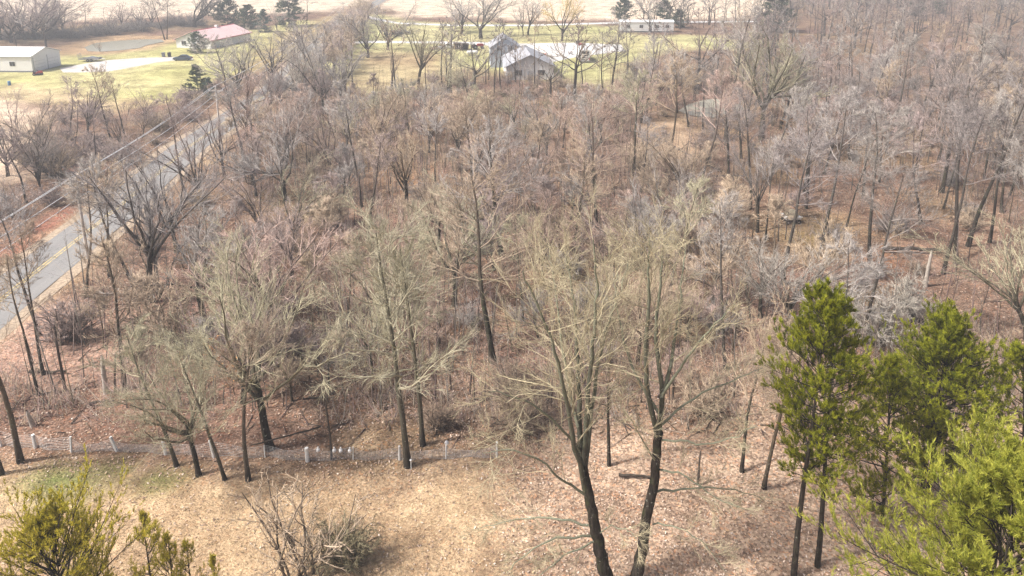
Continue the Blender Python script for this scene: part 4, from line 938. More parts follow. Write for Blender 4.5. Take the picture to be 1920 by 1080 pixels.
for px, py, s, t, lab, v in [
    (560, 1090, 2.0, 'tan', 'large bare shrub with arching olive branches in the dry clearing', 2),
    (650, 1058, 1.2, 'olive', 'dense low tangled shrub beside the large arching one', 1),
    (1640, 640, 1.9, 'pale', 'pale grey bramble mound with dark hollow behind the tall pines', 1),
    (1700, 590, 1.7, 'pale', 'pale tangled bush between the bramble mound and the fallen log', 1),
    (1600, 600, 1.3, 'pale', 'low pale bush at the foot of the curved small tree', 1),
    (1200, 318, 2.2, 'tan', 'brushy tan thicket below the bare path', 1),
    (1300, 400, 2.0, 'brown', 'dark bramble around the brush hollow', 1),
    (620, 425, 2.0, 'tan', 'tangled thicket over a black hollow left of the middle', 1),
    (130, 640, 1.8, 'mauve', 'dark purple-grey thicket on the bank above the log', 1),
    (820, 800, 1.0, 'brown', 'brown brush at the foot of the tall lichen-twigged tree', 1),
    (520, 690, 1.6, 'mauve', 'mauve bush behind the fan tree', 1),
    (330, 640, 2.0, 'tan', 'tan arching bush below the road bank', 0),
    (100, 330, 2.2, 'dim', 'dark bush at the black hollow across the road', 1),
    (910, 420, 1.8, 'tan', 'brush heaped on the fallen trunks mid-wood', 1),
    (1310, 780, 1.2, 'tan', 'tan brush standing behind the forked big tree', 0),
    (960, 800, 1.3, 'tan', 'tan brush left of the many-stemmed big tree', 0),
    (1560, 470, 1.5, 'dim', 'dark brush around the flared trunk foot', 1)]:
    put_shrub(px, py, s, t, lab, None, v)
sh = scatter(-40, 110, 40, 150, 2.4, 1500, lambda x, y: x > road_x(y) + 7 and not (y < 60 and x < -16) and not (PXY(x, y)[0] > 1400 and 300 < PXY(x, y)[1] and rngp.random() < .75))[:150]
for x, y in sh:
    px, py = PXY(x, y); t = rngp.choice(['tan', 'mauve', 'grey', 'brown'] if px < 1400 else ['grey', 'brown', 'dim', 'tan'])
    put_shrub(px, py, rngp.uniform(.7, 1.5), t, f"low {CWORD[t]} bush {where(px, py, x)}", f"low bushes {where(px, py, x)}", rngp.randrange(2), .8)
sl = scatter(-115, -53, 52, 150, 2.6, 900, lambda x, y: x < road_x(y) - 5.5)[:40]
for x, y in sl:
    px, py = PXY(x, y); t = rngp.choice(['mauve', 'mauve', 'tan'])
    put_shrub(px, py, rngp.uniform(.9, 1.7), t, f"low {CWORD[t]} bush {where(px, py, x)}", 'low bushes in the thicket across the road', rngp.randrange(2), .9)
# hedge of brush on the berm behind the pond
for i in range(36):
    px = -10 + i * 11 + rngp.uniform(-4, 4); py = 82 - 30 * min(1, max(0, (px - 20) / 330)) + rngp.uniform(-2, 2)
    put_shrub(px, py, rngp.uniform(1.2, 2.2), 'dim', ['low dark bush on the bank behind the barn', 'low dark bush on the bank behind the pond', 'low dark bush on the bank towards the red-roofed house'][min(2, i // 12)], 'bushes on the pond bank', rngp.randrange(2))
for i in range(26):
    y = 118 + i * 6.6 + rngp.uniform(-2, 2); x = float(road_x(y)) + rngp.uniform(6.5, 10.5)
    t = rngp.choice(['grey', 'mauve', 'tan']); taken.append((x, y))
    put_tree('sapling', (x, y, 0), rngp.uniform(7.5, 10.5), f"{CWORD[t]} small tree in the {['near', 'middle', 'far'][min(2, i // 9)]} stretch of hedgerow along the road", 'hedgerow along the far road', t, (rngp.gauss(0, .06), 0), rngp.uniform(1.2, 1.6), var=rngp.choice([1, 1, 2]), name='sapling')
# orange-leaved beech sapling
def beech(px, py, H, label):
    rng = np.random.default_rng(int(px)); o = thing('beech_sapling', label, 'sapling', G3(px, py)); w, lf = Wood(), Wood()
    p, q = grow(rng, np.zeros((1, 3)), np.array([[0, 0, 1.]]), np.array([H]), [.035], [.01], 6, .06, 0); w.tubes(rng, p, q, 5)
    P, D, L, r = sprout(rng, p, q, 16, .25, 1, 45, 80, .32, .5, .008); p2, q2 = grow(rng, P, D, L, r, r * .4, 3, .1, .03); w.tubes(rng, p2, q2, 3)
    P, D, L, r = sprout(rng, p2, q2, 22, .2, 1, 30, 80, .2, .5, .004); n = len(P)
    V, T, rr = lf.needles(rng, P, D + [0, 0, -.5], np.full(n, .16), .045)
    C = np.array([.62, .32, .14]) * rng.uniform(.7, 1.3, (n, 1))
    new_obj('trunk', w.mesh('trunk', M['bark']), o).color = (*TINT['tan'], 1)
    new_obj('leaves', np_mesh('leaves', V, T, M['litter'], {'col': C.repeat(3, 0)}), o)
beech(405, 735, 3.6, 'young beech still holding orange leaves beside the fan tree')
beech(440, 745, 2.6, 'smaller orange-leaved beech right next to the fan tree trunk')
beech(1475, 262, 4.0, 'orange-leaved young beech beside the wood pond')

# ------------------------------------------------------------------ pines and other evergreens
def gen_pine(seed, H, crown0, Rm, nwh=16, per=5, shoots=9, tufts=5, nn=16, nl=.15, nw=.006, round_=.6, up=.25, r0=None, stems=1):
    rng = np.random.default_rng(seed); tr, br, cr = Wood(), Wood(), Wood(); V, T, r_, q_, n = [], [], [], [], 0
    r0 = r0 or H * .011
    for s in range(stems):
        off = np.array([[0, 0, -.3]]) if s == 0 else np.array([[rng.normal(0, .5), rng.normal(0, .5), -.3]])
        p0, q0 = grow(rng, off, np.array([[rng.normal(0, .02) * (1 + s), rng.normal(0, .02), 1.]]), np.array([H * (1 - .08 * s) + .3]), [r0], [.015], 10, .012, .05)
        tr.tubes(rng, p0, q0, 7)
        z = np.linspace(0, 1, nwh); t = crown0 + (1 - crown0) * (z ** .9) * .985
        f = t * 10; k = np.minimum(f.astype(int), 9); w = (f - k)[:, None]; c = p0[0, k] * (1 - w) + p0[0, k + 1] * w
        prof = np.clip(1 - z, 0.03, 1) ** round_ * np.clip(.45 + z * 2.2, 0, 1)
        P = c.repeat(per, 0) + rng.normal(0, .08, (nwh * per, 3)); a = rng.uniform(0, 6.28, nwh * per); L = (Rm * prof).repeat(per) * rng.uniform(.4, 1.18, nwh * per) + .25
        el = (up + .75 * z ** 2).repeat(per) + rng.normal(0, .12, nwh * per)
        D = np.stack([np.cos(a) * np.cos(el), np.sin(a) * np.cos(el), np.sin(el)], 1)
        p1, q1 = grow(rng, P, D, L, .012 + L * .009, np.full(len(L), .006), 5, .06, .05); br.tubes(rng, p1, q1, 3)
        P, D, L, r = sprout(rng, p1, q1, shoots, .28, 1., 22, 60, .34, .5, .006, .35, up=.3); L = np.clip(L, .18, 1.6)
        p2, q2 = grow(rng, P, D, L, r, r * .5, 2, .1, .14); br.tubes(rng, p2, q2, 3)
        P, D, L, r = sprout(rng, p2, q2, tufts, .25, 1., 5, 50, .35, .5, .004, .2, up=.5); L = np.clip(L, .2, .42)
        P = np.concatenate([P, p1[:, -1]]); D = np.concatenate([D, p1[:, -1] - p1[:, -2]]); L = np.concatenate([L, np.full(len(p1), .25)])
        D = unit(D) + np.array([0, 0, .8]); D = unit(D)
        tq = rng.random(len(P)); N = len(P) * nn; idx = np.repeat(np.arange(len(P)), nn); d = D[idx]
        side = rng.normal(0, 1, (N, 3)); side = unit(side - (side * d).sum(1, keepdims=True) * d)
        ang = np.radians(rng.uniform(10, 48, N))[:, None]; u = rng.random(N)
        nd_ = d * np.cos(ang) + side * np.sin(ang); base = P[idx] + d * (u * L[idx])[:, None]
        v, tt, rr = cr.needles(rng, base, nd_, nl * rng.uniform(.75, 1.2, N), nw)
        rr = rr * np.repeat(u, 3)
        V.append(v); T.append(tt + n); r_.append(rr); q_.append(np.repeat(np.clip(tq[idx] * .85 + rng.random(N) * .15, 0, 1), 3)); n += len(v)
    return tr, br, (np.concatenate(V), np.concatenate(T), np.concatenate(r_), np.concatenate(q_))
def put_pine(label, loc, mat, lean=(0, 0), name='pine_tree', meshes=None, rz=0., s=1., group=None, wide=1.):
    o = thing(name, label, 'tree', loc, 0, group); o.rotation_mode = 'QUATERNION'; o.scale = (s * wide, s * wide, s)
    o.rotation_quaternion = (Matrix.Rotation(lean[0], 3, 'Y') @ Matrix.Rotation(-lean[1], 3, 'X') @ Matrix.Rotation(rz, 3, 'Z')).to_quaternion()
    for nm, me in zip(('trunk', 'branches', 'crown'), meshes): new_obj(nm, me, o).color = (.07, .055, .045, 1)
    return o
def pine_meshes(mat, *a, **k):
    tr, br, (V, T, r, q) = gen_pine(*a, **k)
    return tr.mesh('trunk', M['bark']), br.mesh('branches', M['bark']), np_mesh('crown', V, T, M[mat], {'r': r, 'rnd': q})
def pine_at(label, base, top, mat, *a, **k):
    x, y = G(*base); xt, h = PL(*top, y); lean = math.atan2(xt - x, h); h = math.hypot(xt - x, h)
    put_pine(label, (x, y, 0), None, (lean, 0), meshes=pine_meshes(mat, a[0], h, *a[1:], **k))
NP = dict(nl=.19, nw=.013)
pine_at('tall slim pine with bare lower trunk, outer one of the pair by the big trees', (1488, 1080), (1535, 572), 'needles_deep', 31, .42, 2.7, round_=.38, nwh=15, per=6, shoots=7, tufts=3, nn=22, **NP)
pine_at('tall slim pine of the pair, inner one next to the dense pines', (1532, 1062), (1584, 600), 'needles_deep', 32, .38, 2.9, round_=.38, nwh=15, per=6, shoots=7, tufts=3, nn=22, **NP)
pine_at('dense dark green pine with rounded top and clustered trunks', (1738, 925), (1775, 615), 'needles_deep', 33, .2, 4.2, nwh=16, per=7, shoots=9, tufts=3, nn=20, round_=.5, stems=2, **NP)
pine_at('shorter dark pine filling the gap between the slim pair and the dense pine', (1655, 975), (1680, 700), 'needles_deep', 35, .12, 3.6, nwh=12, per=6, shoots=7, tufts=3, nn=20, **NP)
pine_at('olive green pine cut by the picture edge above the light green one', (1920, 960), (1925, 668), 'needles_deep', 36, .15, 3.6, nwh=13, per=6, shoots=8, tufts=3, nn=20, **NP)
put_pine('broad bright yellow-green pine nearest the camera in the corner', (14.6, 16.9, 0), None, (0, 0), meshes=pine_meshes('needles_light', 37, 13.3, .38, 6.2, nwh=16, per=8, shoots=15, tufts=6, nn=17, nl=.17, nw=.013, round_=.5))
put_pine('yellow-green young pine at the corner of the dry clearing', (-17.6, 21.4, 0), None, (0, 0), meshes=pine_meshes('needles_yellow', 38, 7.1, .15, 4.4, nwh=11, per=8, shoots=12, tufts=4, nn=16, nl=.13, nw=.014, up=.55, round_=.28))
yp = pine_meshes('needles_yellow', 39, 5., .2, 1.15, nwh=9, per=4, shoots=5, tufts=3, nn=14, nl=.12, nw=.009, up=.55)
for (px, py, h, rz), lab in zip(((267, 982, 5.2, .3), (312, 1021, 4.6, 1.7), (350, 1032, 4.2, 3.), (402, 1056, 3.9, 4.)),
        ('young pine leader nearest the corner pine in the clearing', 'young pine leader second from the corner pine', 'young pine leader third from the corner pine', 'small young pine leader beside the bare shrub')):
    x, y = G(px, py, h); put_pine(lab, (x, y, 0), None, (0, 0), meshes=yp, rz=rz, s=h / 5.)
far_p = pine_meshes('needles_dark', 41, 10., .06, 2.6, nwh=14, per=6, shoots=7, tufts=3, nn=10, nl=.42, nw=.035, round_=.8, up=.05)
far_b = pine_meshes('needles_blue', 42, 8., .04, 2.3, nwh=13, per=6, shoots=6, tufts=3, nn=10, nl=.38, nw=.035, round_=.95, up=.0)
far_r = pine_meshes('needles_dark', 43, 8., .05, 3.2, nwh=12, per=7, shoots=8, tufts=3, nn=10, nl=.40, nw=.035, round_=.45, up=.2)
for px, py, top, me, lab, nm in [
    (497, 60, 20, far_b, 'small blue-green spruce on the lawn beside the road', 'spruce_tree'),
    (542, 50, -25, far_p, 'big dark spruce behind the small blue-green one', 'spruce_tree'),
    (1170, 40, 0, far_r, 'dark rounded evergreen at one end of the white mobile home', 'evergreen_tree'),
    (1245, 40, 4, far_r, 'dark rounded evergreen behind the other end of the mobile home', 'evergreen_tree'),
    (1272, 52, 22, far_r, 'small dark evergreen beside the mobile home wall', 'evergreen_tree'),
    (1448, 60, -25, far_p, 'dark spruce at the wood edge by the far road', 'spruce_tree'),
    (1715, 30, -15, far_p, 'dark spruce rising over the far wood', 'spruce_tree'),
    (1760, 26, -8, far_p, 'smaller dark spruce beside the one over the far wood', 'spruce_tree'),
    (372, 100, 64, far_r, 'rounded green bush at the end of the red-roofed house', 'evergreen_tree'),
    (374, 182, 124, far_p, 'ragged green pine between the lawn and the road pole', 'evergreen_tree'),
    (395, 185, 148, far_b, 'low blue-green evergreen at the foot of the road pole', 'evergreen_tree'),
    (428, 50, 2, far_r, 'yellowish evergreen behind the red roof', 'evergreen_tree'),
    (466, 54, 14, far_r, 'low spreading evergreen next to the yellowish one', 'evergreen_tree')]:
    x, y = G(px, py); h = max(2., height_at(y, top)); h0 = 10. if me is far_p else 8.
    put_pine(lab, (x, y, 0), None, (0, 0), nm, me, random.uniform(0, 6), h / h0, wide=1.7)

# ------------------------------------------------------------------ fence
def build_fence():
    f = thing('wire_fence', 'sagging wire mesh fence on whitish posts between the clearing and the wood', 'fence')
    posts = [(-62, 834, 0, .05), (3, 838, 0, .05), (67, 842, .02, .085), (134, 850, -.03, .05), (221, 848, .33, .08), (311, 855, .05, .075), (402, 860, .12, .075), (497, 859, 0, .03), (577, 864, .04, .10), (662, 859, 0, .03), (749, 860, .05, .06), (836, 858, 0, .045), (931, 855, 0, .06)]
    pts = []
    for px, py, ln, r in posts:
        x, y, z = G3(px, py); h = random.uniform(.8, 1.15); ln += random.gauss(0, .05); mb = MB()
        tp = (x + math.tan(-ln) * h, y, z + h); mb.bar((x, y, z - .2), tp, r * 1.2, 7, r * 1.1)
        mb.build('post', M['post_white'], f); pts.append((Vector((x, y, z)), Vector(tp)))
    n_w = 8
    for s in range(len(pts) - 1):
        a0, a1 = pts[s]; b0, b1 = pts[s + 1]; sag = [.05, .05, .12, .5, .45, .3, .2, .15, .15, .3, .4, .5][s]; mb = MB()
        def at(t, h): 
            p = (a0.lerp(a1, h)).lerp(b0.lerp(b1, h), t); d = sag * 4 * t * (1 - t) * h
            return p + Vector((.03 * math.sin(t * 9 + h * 5), .08 * math.sin(t * 7 + s), -d))
        for k in range(n_w):
            h = .06 + .86 * k / (n_w - 1)
            for i in range(8): mb.bar(at(i / 8, h), at((i + 1) / 8, h), .008, 3)
        m = max(4, int((b0 - a0).length / .3))
        for i in range(m): mb.bar(at((i + .5) / m, .06), at((i + .5) / m, .92), .006, 3)
        mb.build('wire_mesh', M['fence_wire'], f)
build_fence()
def small_ball_post(px, py, h, r, label):
    o = thing('stake_light', label, 'stake', G3(px, py)); MB().bar((0, 0, -.1), (0, 0, h), .025, 6).build('stake', M['post_white'], o)
    MB().lathe([(.01, h - .02), (r * .8, h + r * .3), (r, h + r), (r * .7, h + r * 1.6), (.01, h + r * 2)]).build('globe', M['white_metal'], o, True)
small_ball_post(838, 852, .75, .13, 'white globe on a stake by the fence, between two posts')
small_ball_post(771, 878, .55, .07, 'little white-topped stake at the foot of the lichen-twigged tree')
for i, px in enumerate((598, 628, 640, 657)):
    x, y, z = G3(px, 862)
    o = thing('white_jug', ['white jug hung on the fence beside the dark thin trunk', 'white jug on the fence, second from the thin trunk', 'white jug on the fence, third from the thin trunk', 'white jug on the fence beside the thin metal post'][i], 'jug', (x, y, z + .7))
    MB().lathe([(.05, -.1), (.11, -.06), (.11, .05), (.05, .12), (.035, .17)], n=8).build('body', M['white_metal'], o, True)
    MB().bar((0, 0, .17), (0, 0, .21), .04, 8).build('cap', M['white_metal'], o)

# ------------------------------------------------------------------ snags, logs, leaning dead trunks
def log(px0, py0, px1, py1, r, label, h0=.2, h1=.2, mat='log_wood', name='fallen_log', stubs=4):
    a = Vector((*G(px0, py0, h0), h0)); b = Vector((*G(px1, py1, h1), h1)); rng = np.random.default_rng(int(px0 * 7 + py0))
    o = thing(name, label, 'log', (a.x, a.y, 0)); d = b - a; k = 6; w = Wood()
    p = np.array([[(d * (i / k))[0], (d * (i / k))[1], a.z + (d * (i / k))[2]] for i in range(k + 1)])[None]; p[0, 1:-1] += rng.normal(0, r * .35, (k - 1, 3))
    w.tubes(rng, p, np.linspace(r, r * .6, k + 1)[None], 7)
    new_obj('trunk', np_mesh('trunk', *w.arrays()[:2], M[mat]), o)
    s = Wood(); P, D, L, rr = sprout(rng, p, np.full((1, k + 1), r), stubs, .3, 1., 40, 80, .14, .3, .02, up=.8); pp, qq = grow(rng, P, D, L, rr, rr * .4, 3, .15, .02); s.tubes(rng, pp, qq, 4)
    new_obj('broken_branches', np_mesh('broken_branches', *s.arrays()[:2], M[mat]), o)
log(1226, 256, 1352, 322, .22, 'long fallen log slanting across the bare path')
log(868, 348, 925, 272, .24, 'dead trunk leaning up to one side beside the pale clump', .2, 6.)
log(890, 340, 905, 268, .18, 'second dead trunk crossing the leaning one', .2, 6.)
log(852, 366, 905, 392, .2, 'short fallen log below the leaning dead trunks')
log(854, 424, 908, 440, .3, 'fallen trunk with dark brush heaped on it mid-wood')
log(1322, 362, 1395, 345, .2, 'forked fallen log near the dark forked trunk')
log(1655, 466, 1765, 468, .22, 'long low log lying behind the orange leaf litter')
log(1588, 575, 1626, 576, .2, 'short dark log in front of the curved small tree')
log(1715, 600, 1775, 615, .2, 'dark log behind the dense pine top')
log(1160, 890, 1225, 893, .09, 'thin pole-like log on the leaves behind the big trees')
log(55, 696, 122, 696, .12, 'straight dark log propped between thin trees near the road')
log(170, 756, 215, 750, .1, 'short log lying below the pale snag')
log(1690, 535, 1735, 548, .12, 'pale bleached log lying in the open wood', mat='snag_wood')
log(600, 800, 470, 835, .06, 'thin fallen pole beside the bent fan tree', .3, 1.2)
log(1330, 330, 1400, 330, .15, 'thin log lying beyond the brush hollow')
def snag(px, py, top, r, label, mat='snag_wood', lean=0., name='dead_snag'):
    x, y = G(px, py); h = height_at(y, top); o = thing(name, label, 'snag', (x, y, float(undul(x, y)))); rng = np.random.default_rng(int(px)); w = Wood()
    p, q = grow(rng, np.array([[0, 0, -.2]]), np.array([[lean, 0, 1.]]), np.array([h + .2]), [r * 1.15], [r * .6], 7, .03, 0); q[0, -1] *= .5
    w.tubes(rng, p, q, 8); new_obj('trunk', np_mesh('trunk', *w.arrays()[:2], M[mat]), o)
    P, D, L, rr = sprout(rng, p, q, 4, .5, 1, 50, 80, .12, .3, .015); pp, qq = grow(rng, P, D, L, rr, rr * .3, 3, .1, .05); s = Wood(); s.tubes(rng, pp, qq, 4)
    new_obj('broken_branches', np_mesh('broken_branches', *s.arrays()[:2], M[mat]), o)
snag(199, 736, 664, .17, 'pale broken snag without bark behind the fence')
snag(1736, 533, 460, .17, 'pale grey broken snag in the open wood behind the pines')
snag(62, 800, 768, .14, 'short pale pointed stump near the fence')
snag(622, 860, 735, .07, 'thin dark dead trunk broken off beside the fence', 'log_wood')
snag(1308, 910, 850, .07, 'thin dark stub standing right of the forked big tree', 'log_wood')
snag(216, 735, 665, .07, 'dark dead pole beside the pale snag', 'log_wood')
snag(123, 732, 610, .09, 'dark dead trunk behind the fence near the log', 'log_wood')

# ------------------------------------------------------------------ poles and wires
def pole(px_top, x, y, h, label, white=False, cross=True):
    o = thing('utility_pole', label, 'pole', (x, y, 0)); m = M['pole_white' if white else 'pole_wood']
    MB().bar((0, 0, -.3), (0, 0, h), .16, 9, .11).build('post', m, o)
    if cross:
        mb = MB(); mb.box(-1.1, 1.1, -.06, .06, h - .65, h - .5); mb.build('crossarm', m, o)
        for dx in (-.75, .75): MB().bar((0, .08, h - 1.25), (dx, .08, h - .62), .025, 5).build('brace', M['steel'], o)
        for dx in (-1., 1., 0.): MB().lathe([(.05, 0), (.07, .06), (.05, .12), (.06, .18), (.02, .22)], (dx, 0, h if dx == 0 else h - .5), 8).build('insulator', M['white_metal'], o, True)
    return o
POLES = [(-37.6, 15, 8.8), (-40.5, 60.2, 8.1), (-44., 99.3, 8.7), (-57.5, 190, 8.), (-68, 276.7, 7.2), (*G(712, 24), 7.5)]
pole(0, *POLES[1], 'wooden utility pole with small crossarm beside the near stretch of road')
pole(0, *POLES[2], 'wooden utility pole at the road bend among the silvery trees')
pole(0, *POLES[4], 'far utility pole with wide crossarm in the field beside the road', cross=True)
pole(0, *POLES[5], 'white pole farthest along the road', True, False)
def wire(off, dz, label):
    o = thing('overhead_wire', label, 'power line'); chain = [POLES[i] for i in (0, 1, 2, 4)] + [(-70, 395, 9.)]
    pts = []
    for (ax, ay, ah), (bx, by, bh) in zip(chain[:-1], chain[1:]):
        n = 14; L = math.hypot(bx - ax, by - ay)
        for i in range(n + (0 if (bx, by) != chain[-1][:2] else 1)):
            t = i / n; pts.append((ax + (bx - ax) * t + off, ay + (by - ay) * t, ah + (bh - ah) * t + dz - 4 * t * (1 - t) * L * .012))
    w = Wood(); rng = np.random.default_rng(1); P = np.array(pts)[None]; w.tubes(rng, P, np.full((1, len(pts)), .036), 4)
    new_obj('wire', np_mesh('wire', *w.arrays()[:2], M['wire']), o)
wire(-1., -.28, 'upper overhead wire on the field side of the poles along the road')
wire(0., .22, 'topmost overhead wire running over the pole tips along the road')
wire(1., -.28, 'overhead wire on the wood side of the pole crossarms along the road')
wire(.12, -1.9, 'lowest overhead wire slung below the pole crossarms along the road')

# ------------------------------------------------------------------ buildings
def gable(o, W, L, wall, ridge, wall_m, roof_m, over=.4, trim_m=None):
    """W across x, L along y; the ridge runs along y"""
    MB().prism([(-W / 2, 0), (W / 2, 0), (W / 2, wall), (0, ridge - .12), (-W / 2, wall)], -L / 2, L / 2).build('wall', wall_m, o)
    s = (ridge - wall) / (W / 2)
    rf = MB()
    for sg in (-1, 1):
        e = W / 2 + over
        rf.prism([(sg * e, wall - over * s), (sg * e, wall - over * s + .12), (0, ridge + .12), (0, ridge)][::sg], -L / 2 - over, L / 2 + over)
    r = rf.build('roof', roof_m, o)
    if trim_m: MB().prism([(-.25, ridge + .02), (.25, ridge + .02), (.08, ridge + .2), (-.08, ridge + .2)], -L / 2 - over, L / 2 + over).build('ridge_cap', trim_m, r)
    return r
def window(o, cx, cy, z, w, h, face, frame_m='white_siding'):
    """face: 'y-' looks to -y, 'x+' to +x ..."""
    t = .05
    if face[0] == 'y':
        s = -1 if face[1] == '-' else 1
        fr = MB().box(cx - w / 2 - .1, cx + w / 2 + .1, cy, cy + s * t, z - .1, z + h + .1) if s > 0 else MB().box(cx - w / 2 - .1, cx + w / 2 + .1, cy - t, cy, z - .1, z + h + .1)
        f = fr.build('window', M[frame_m], o); y0, y1 = sorted((cy + s * (t + .005), cy + s * (t + .02)))
        for sx in (-1, 1): MB().box(*sorted((cx + sx * .03, cx + sx * w / 2)), y0, y1, z, z + h).build('pane', M['glass'], f)
    else:
        s = -1 if face[1] == '-' else 1
        x0, x1 = sorted((cx, cx + s * t)); f = MB().box(x0, x1, cy - w / 2 - .1, cy + w / 2 + .1, z - .1, z + h + .1).build('window', M[frame_m], o)
        x0, x1 = sorted((cx + s * (t + .005), cx + s * (t + .02)))
        for sy in (-1, 1): MB().box(x0, x1, *sorted((cy + sy * .03, cy + sy * w / 2)), z, z + h).build('pane', M['glass'], f)
# white barn: ridge runs to the left, gable end faces right
b = thing('barn', 'white metal barn with shallow roof at the edge of the lawn', 'barn', (-124.2, 164.5, 0), R(90 - 2))
gable(b, 9.9, 22., 3.8, 5.3, M['white_metal'], M['white_metal'], .3)
# local x -> world y, local y -> world -x : gable end towards world +x is local y-
for cx in (-2.4, 2.3):
    d = MB().box(cx - 1.9, cx + 1.9, -11.06, -11.0, .05, 3.3).build('door', M['white_siding'], b)
    for k in range(1, 4): MB().box(cx - 1.85, cx + 1.85, -11.09, -11.065, k * .8, k * .8 + .05).build('panel_seam', M['steel'], d)
    MB().box(cx - 2.05, cx - 1.92, -11.08, -11.0, .0, 3.45).build('door_frame', M['steel'], b)
window(b, -4.95, -6.3, 1.5, 1.3, 1., 'x-')
MB().box(-5.0, -4.95, -11, 11, 0, .35).build('wainscot', M['grey_plastic'], b)
# red-roofed ranch house
h = thing('ranch_house', 'long low white house with red metal roof beside the driveway', 'house', (-91, 208, 0), R(-12.6))
rf = gable(h, 11.6, 19.5, 2.6, 4.9, M['white_siding'], M['red_roof'], .5, M['red_trim'])
for sx in (-1, 1): MB().box(*sorted((sx * 6.3, sx * 6.4)), -10.3, 10.3, 2.25, 2.43).build('fascia', M['red_trim'], h)
MB().box(-.4, .4, 1, 1.8, 4.6, 5.6).build('chimney', M['white_siding'], h)
for yy in (-6, -1, 5): window(h, -5.8, yy, 1., 1.6, 1.1, 'x-')
window(h, 2.5, -9.75, 1., 1.5, 1.1, 'y-'); window(h, -3.2, -9.75, 1., 1.5, 1.1, 'y-'); MB().box(-.5, .5, -9.81, -9.75, 0, 2.1).build('door', M['blue_grey'], h)
# white gabled house in the middle
gx, gy = G(990, 152)
h = thing('farmhouse', 'house with white gable and grey shingle roof beside the gravel yard', 'house', (gx, gy + 9, 0), R(4))
gable(h, 10.6, 15., 3.1, 5.6, M['white_siding'], M['grey_roof'], .5)
for cx in (-2.6, 2.4): window(h, cx, -7.5, 1., 1.5, 1.2, 'y-')
window(h, 5.3, -2, 1., 1.4, 1.1, 'x+'); window(h, -5.3, 1, 1., 1.4, 1.1, 'x-')
MB().box(-.5, .45, -7.56, -7.5, 0, 2.05).build('door', M['blue_grey'], h)
wg = thing('house_wing', 'blue-grey upper wing with two small windows behind the white gable', 'house', (gx - 5.6, gy + 22, 0), R(4))
gable(wg, 7., 9., 5.0, 7.4, M['blue_grey'], M['grey_roof'], .4)
for cx in (-1.3, 1.3): window(wg, cx, -4.5, 4.2, 1.0, 1.1, 'y-')
# mobile home
mx, my = G(1213, 61)
h = thing('mobile_home', 'long white mobile home with low roof in front of round evergreens', 'house', (mx, my + 2.2, 0), R(-1))
MB().box(-9.2, 9.2, -2.1, 2.1, .5, 3.6).build('wall', M['white_metal'], h)
MB().box(-9.1, 9.1, -2.0, 2.0, 0, .5).build('skirting', M['grey_plastic'], h)
MB().prism([(-2.3, 3.6), (2.3, 3.6), (0, 4.25)], -9.4, 9.4).build('roof', M['white_metal'], h).rotation_euler = (0, 0, R(90))
for cx in (-6.5, -2, 3.5, 7): window(h, cx, -2.1, 1.6, 1.2, 1., 'y-')
MB().box(.6, 1.5, -2.15, -2.1, .5, 2.5).build('door', M['grey_plastic'], h)
for k in range(3): MB().box(-9.2, 9.2, -2.125, -2.1, 1. + k * .85, 1.03 + k * .85).build('siding_seam', M['steel'], h)

# ------------------------------------------------------------------ vehicles and yard things
def wheel(o, x, y, r, w=.2):
    t = MB().lathe([(r * .6, -w / 2), (r * .95, -w / 2), (r, -w / 4), (r, w / 4), (r * .95, w / 2), (r * .6, w / 2)], (x, y, r), 14, 'y').build('wheel', M['rubber'], o, True)
    MB().lathe([(.05, -w / 2 - .01), (r * .6, -w / 2 + .01), (r * .6, w / 2 - .01), (.05, w / 2 + .01)], (x, y, r), 10, 'y').build('rim', M['steel'], t)
def car(loc, rz, label, paint, L=4.6, pickup=False, cat='car', name='parked_car'):
    o = thing(name, label, cat, loc, rz); a = L / 2
    if not pickup:
        body = [(-a, .35), (-a + .05, .72), (-a + .3, .86), (-a + 1.0, .95), (a - 1.3, .95), (a - .35, .82), (a - .02, .62), (a, .35), (a - .4, .22), (-a + .4, .22)]
        cab = [(-a + .65, .93), (-a + 1.45, 1.40), (-a + 2.65, 1.44), (a - 1.15, .93)]
    else:
        body = [(-a, .5), (-a + .02, 1.02), (a - 1.5, 1.06), (a - .15, .98), (a, .8), (a, .45), (a - .4, .38), (-a + .4, .38)]
        cab = [(-a + 2.1, 1.04), (-a + 2.3, 1.75), (a - 2.1, 1.77), (a - 1.35, 1.04)]
    MB().prism(body[::-1], -.88, .88).build('body', M[paint], o, bevel=.07)
    c = MB().prism(cab[::-1], -.76, .76).build('cabin', M[paint], o, bevel=.06)
    gl = [(x * .93 + (cab[0][0] + cab[3][0]) / 2 * .07, z - .06 if z > 1 else z + .06) for x, z in cab]
    for s in (-1, 1): MB().prism(gl[::-1], *sorted((s * .765, s * .78))).build('side_window', M['glass'], c)
    for sx in (-1, 1):
        for sy in (-1, 1): wheel(o, sx * (a - .85), sy * .8, .33 if not pickup else .38)
    for sy in (-1, 1):
        MB().box(a - .12, a + .01, sy * .6 - .18, sy * .6 + .18, .6, .76).build('headlight', M['white_metal'], o); MB().box(-a - .01, -a + .1, sy * .65 - .15, sy * .65 + .15, .62, .78).build('tail_light', M['red_paint'], o)
    if pickup: MB().box(-a + .1, -a + 2.0, -.72, .72, 1.03, 1.065).build('bed', M['dark'], o)
    return o
x, y = G(343, 113); car((x, y, .02), R(184), 'dark blue sedan parked on the driveway beside the red-roofed house', 'car_blue')
x, y = G(735, 67); car((x, y, 0), R(8), 'dark pickup truck parked nearer the road by the lane', 'car_dark', 5.4, True, 'truck', 'pickup_truck')
x, y = G(757, 64); car((x, y, 0), R(-5), 'dark sedan parked beyond the dark pickup truck', 'car_dark', 4.6)
x, y = G(838, 92); car((x, y, 0), R(30), 'white old pickup standing among the yard clutter', 'white_metal', 5.2, True, 'truck', 'pickup_truck')
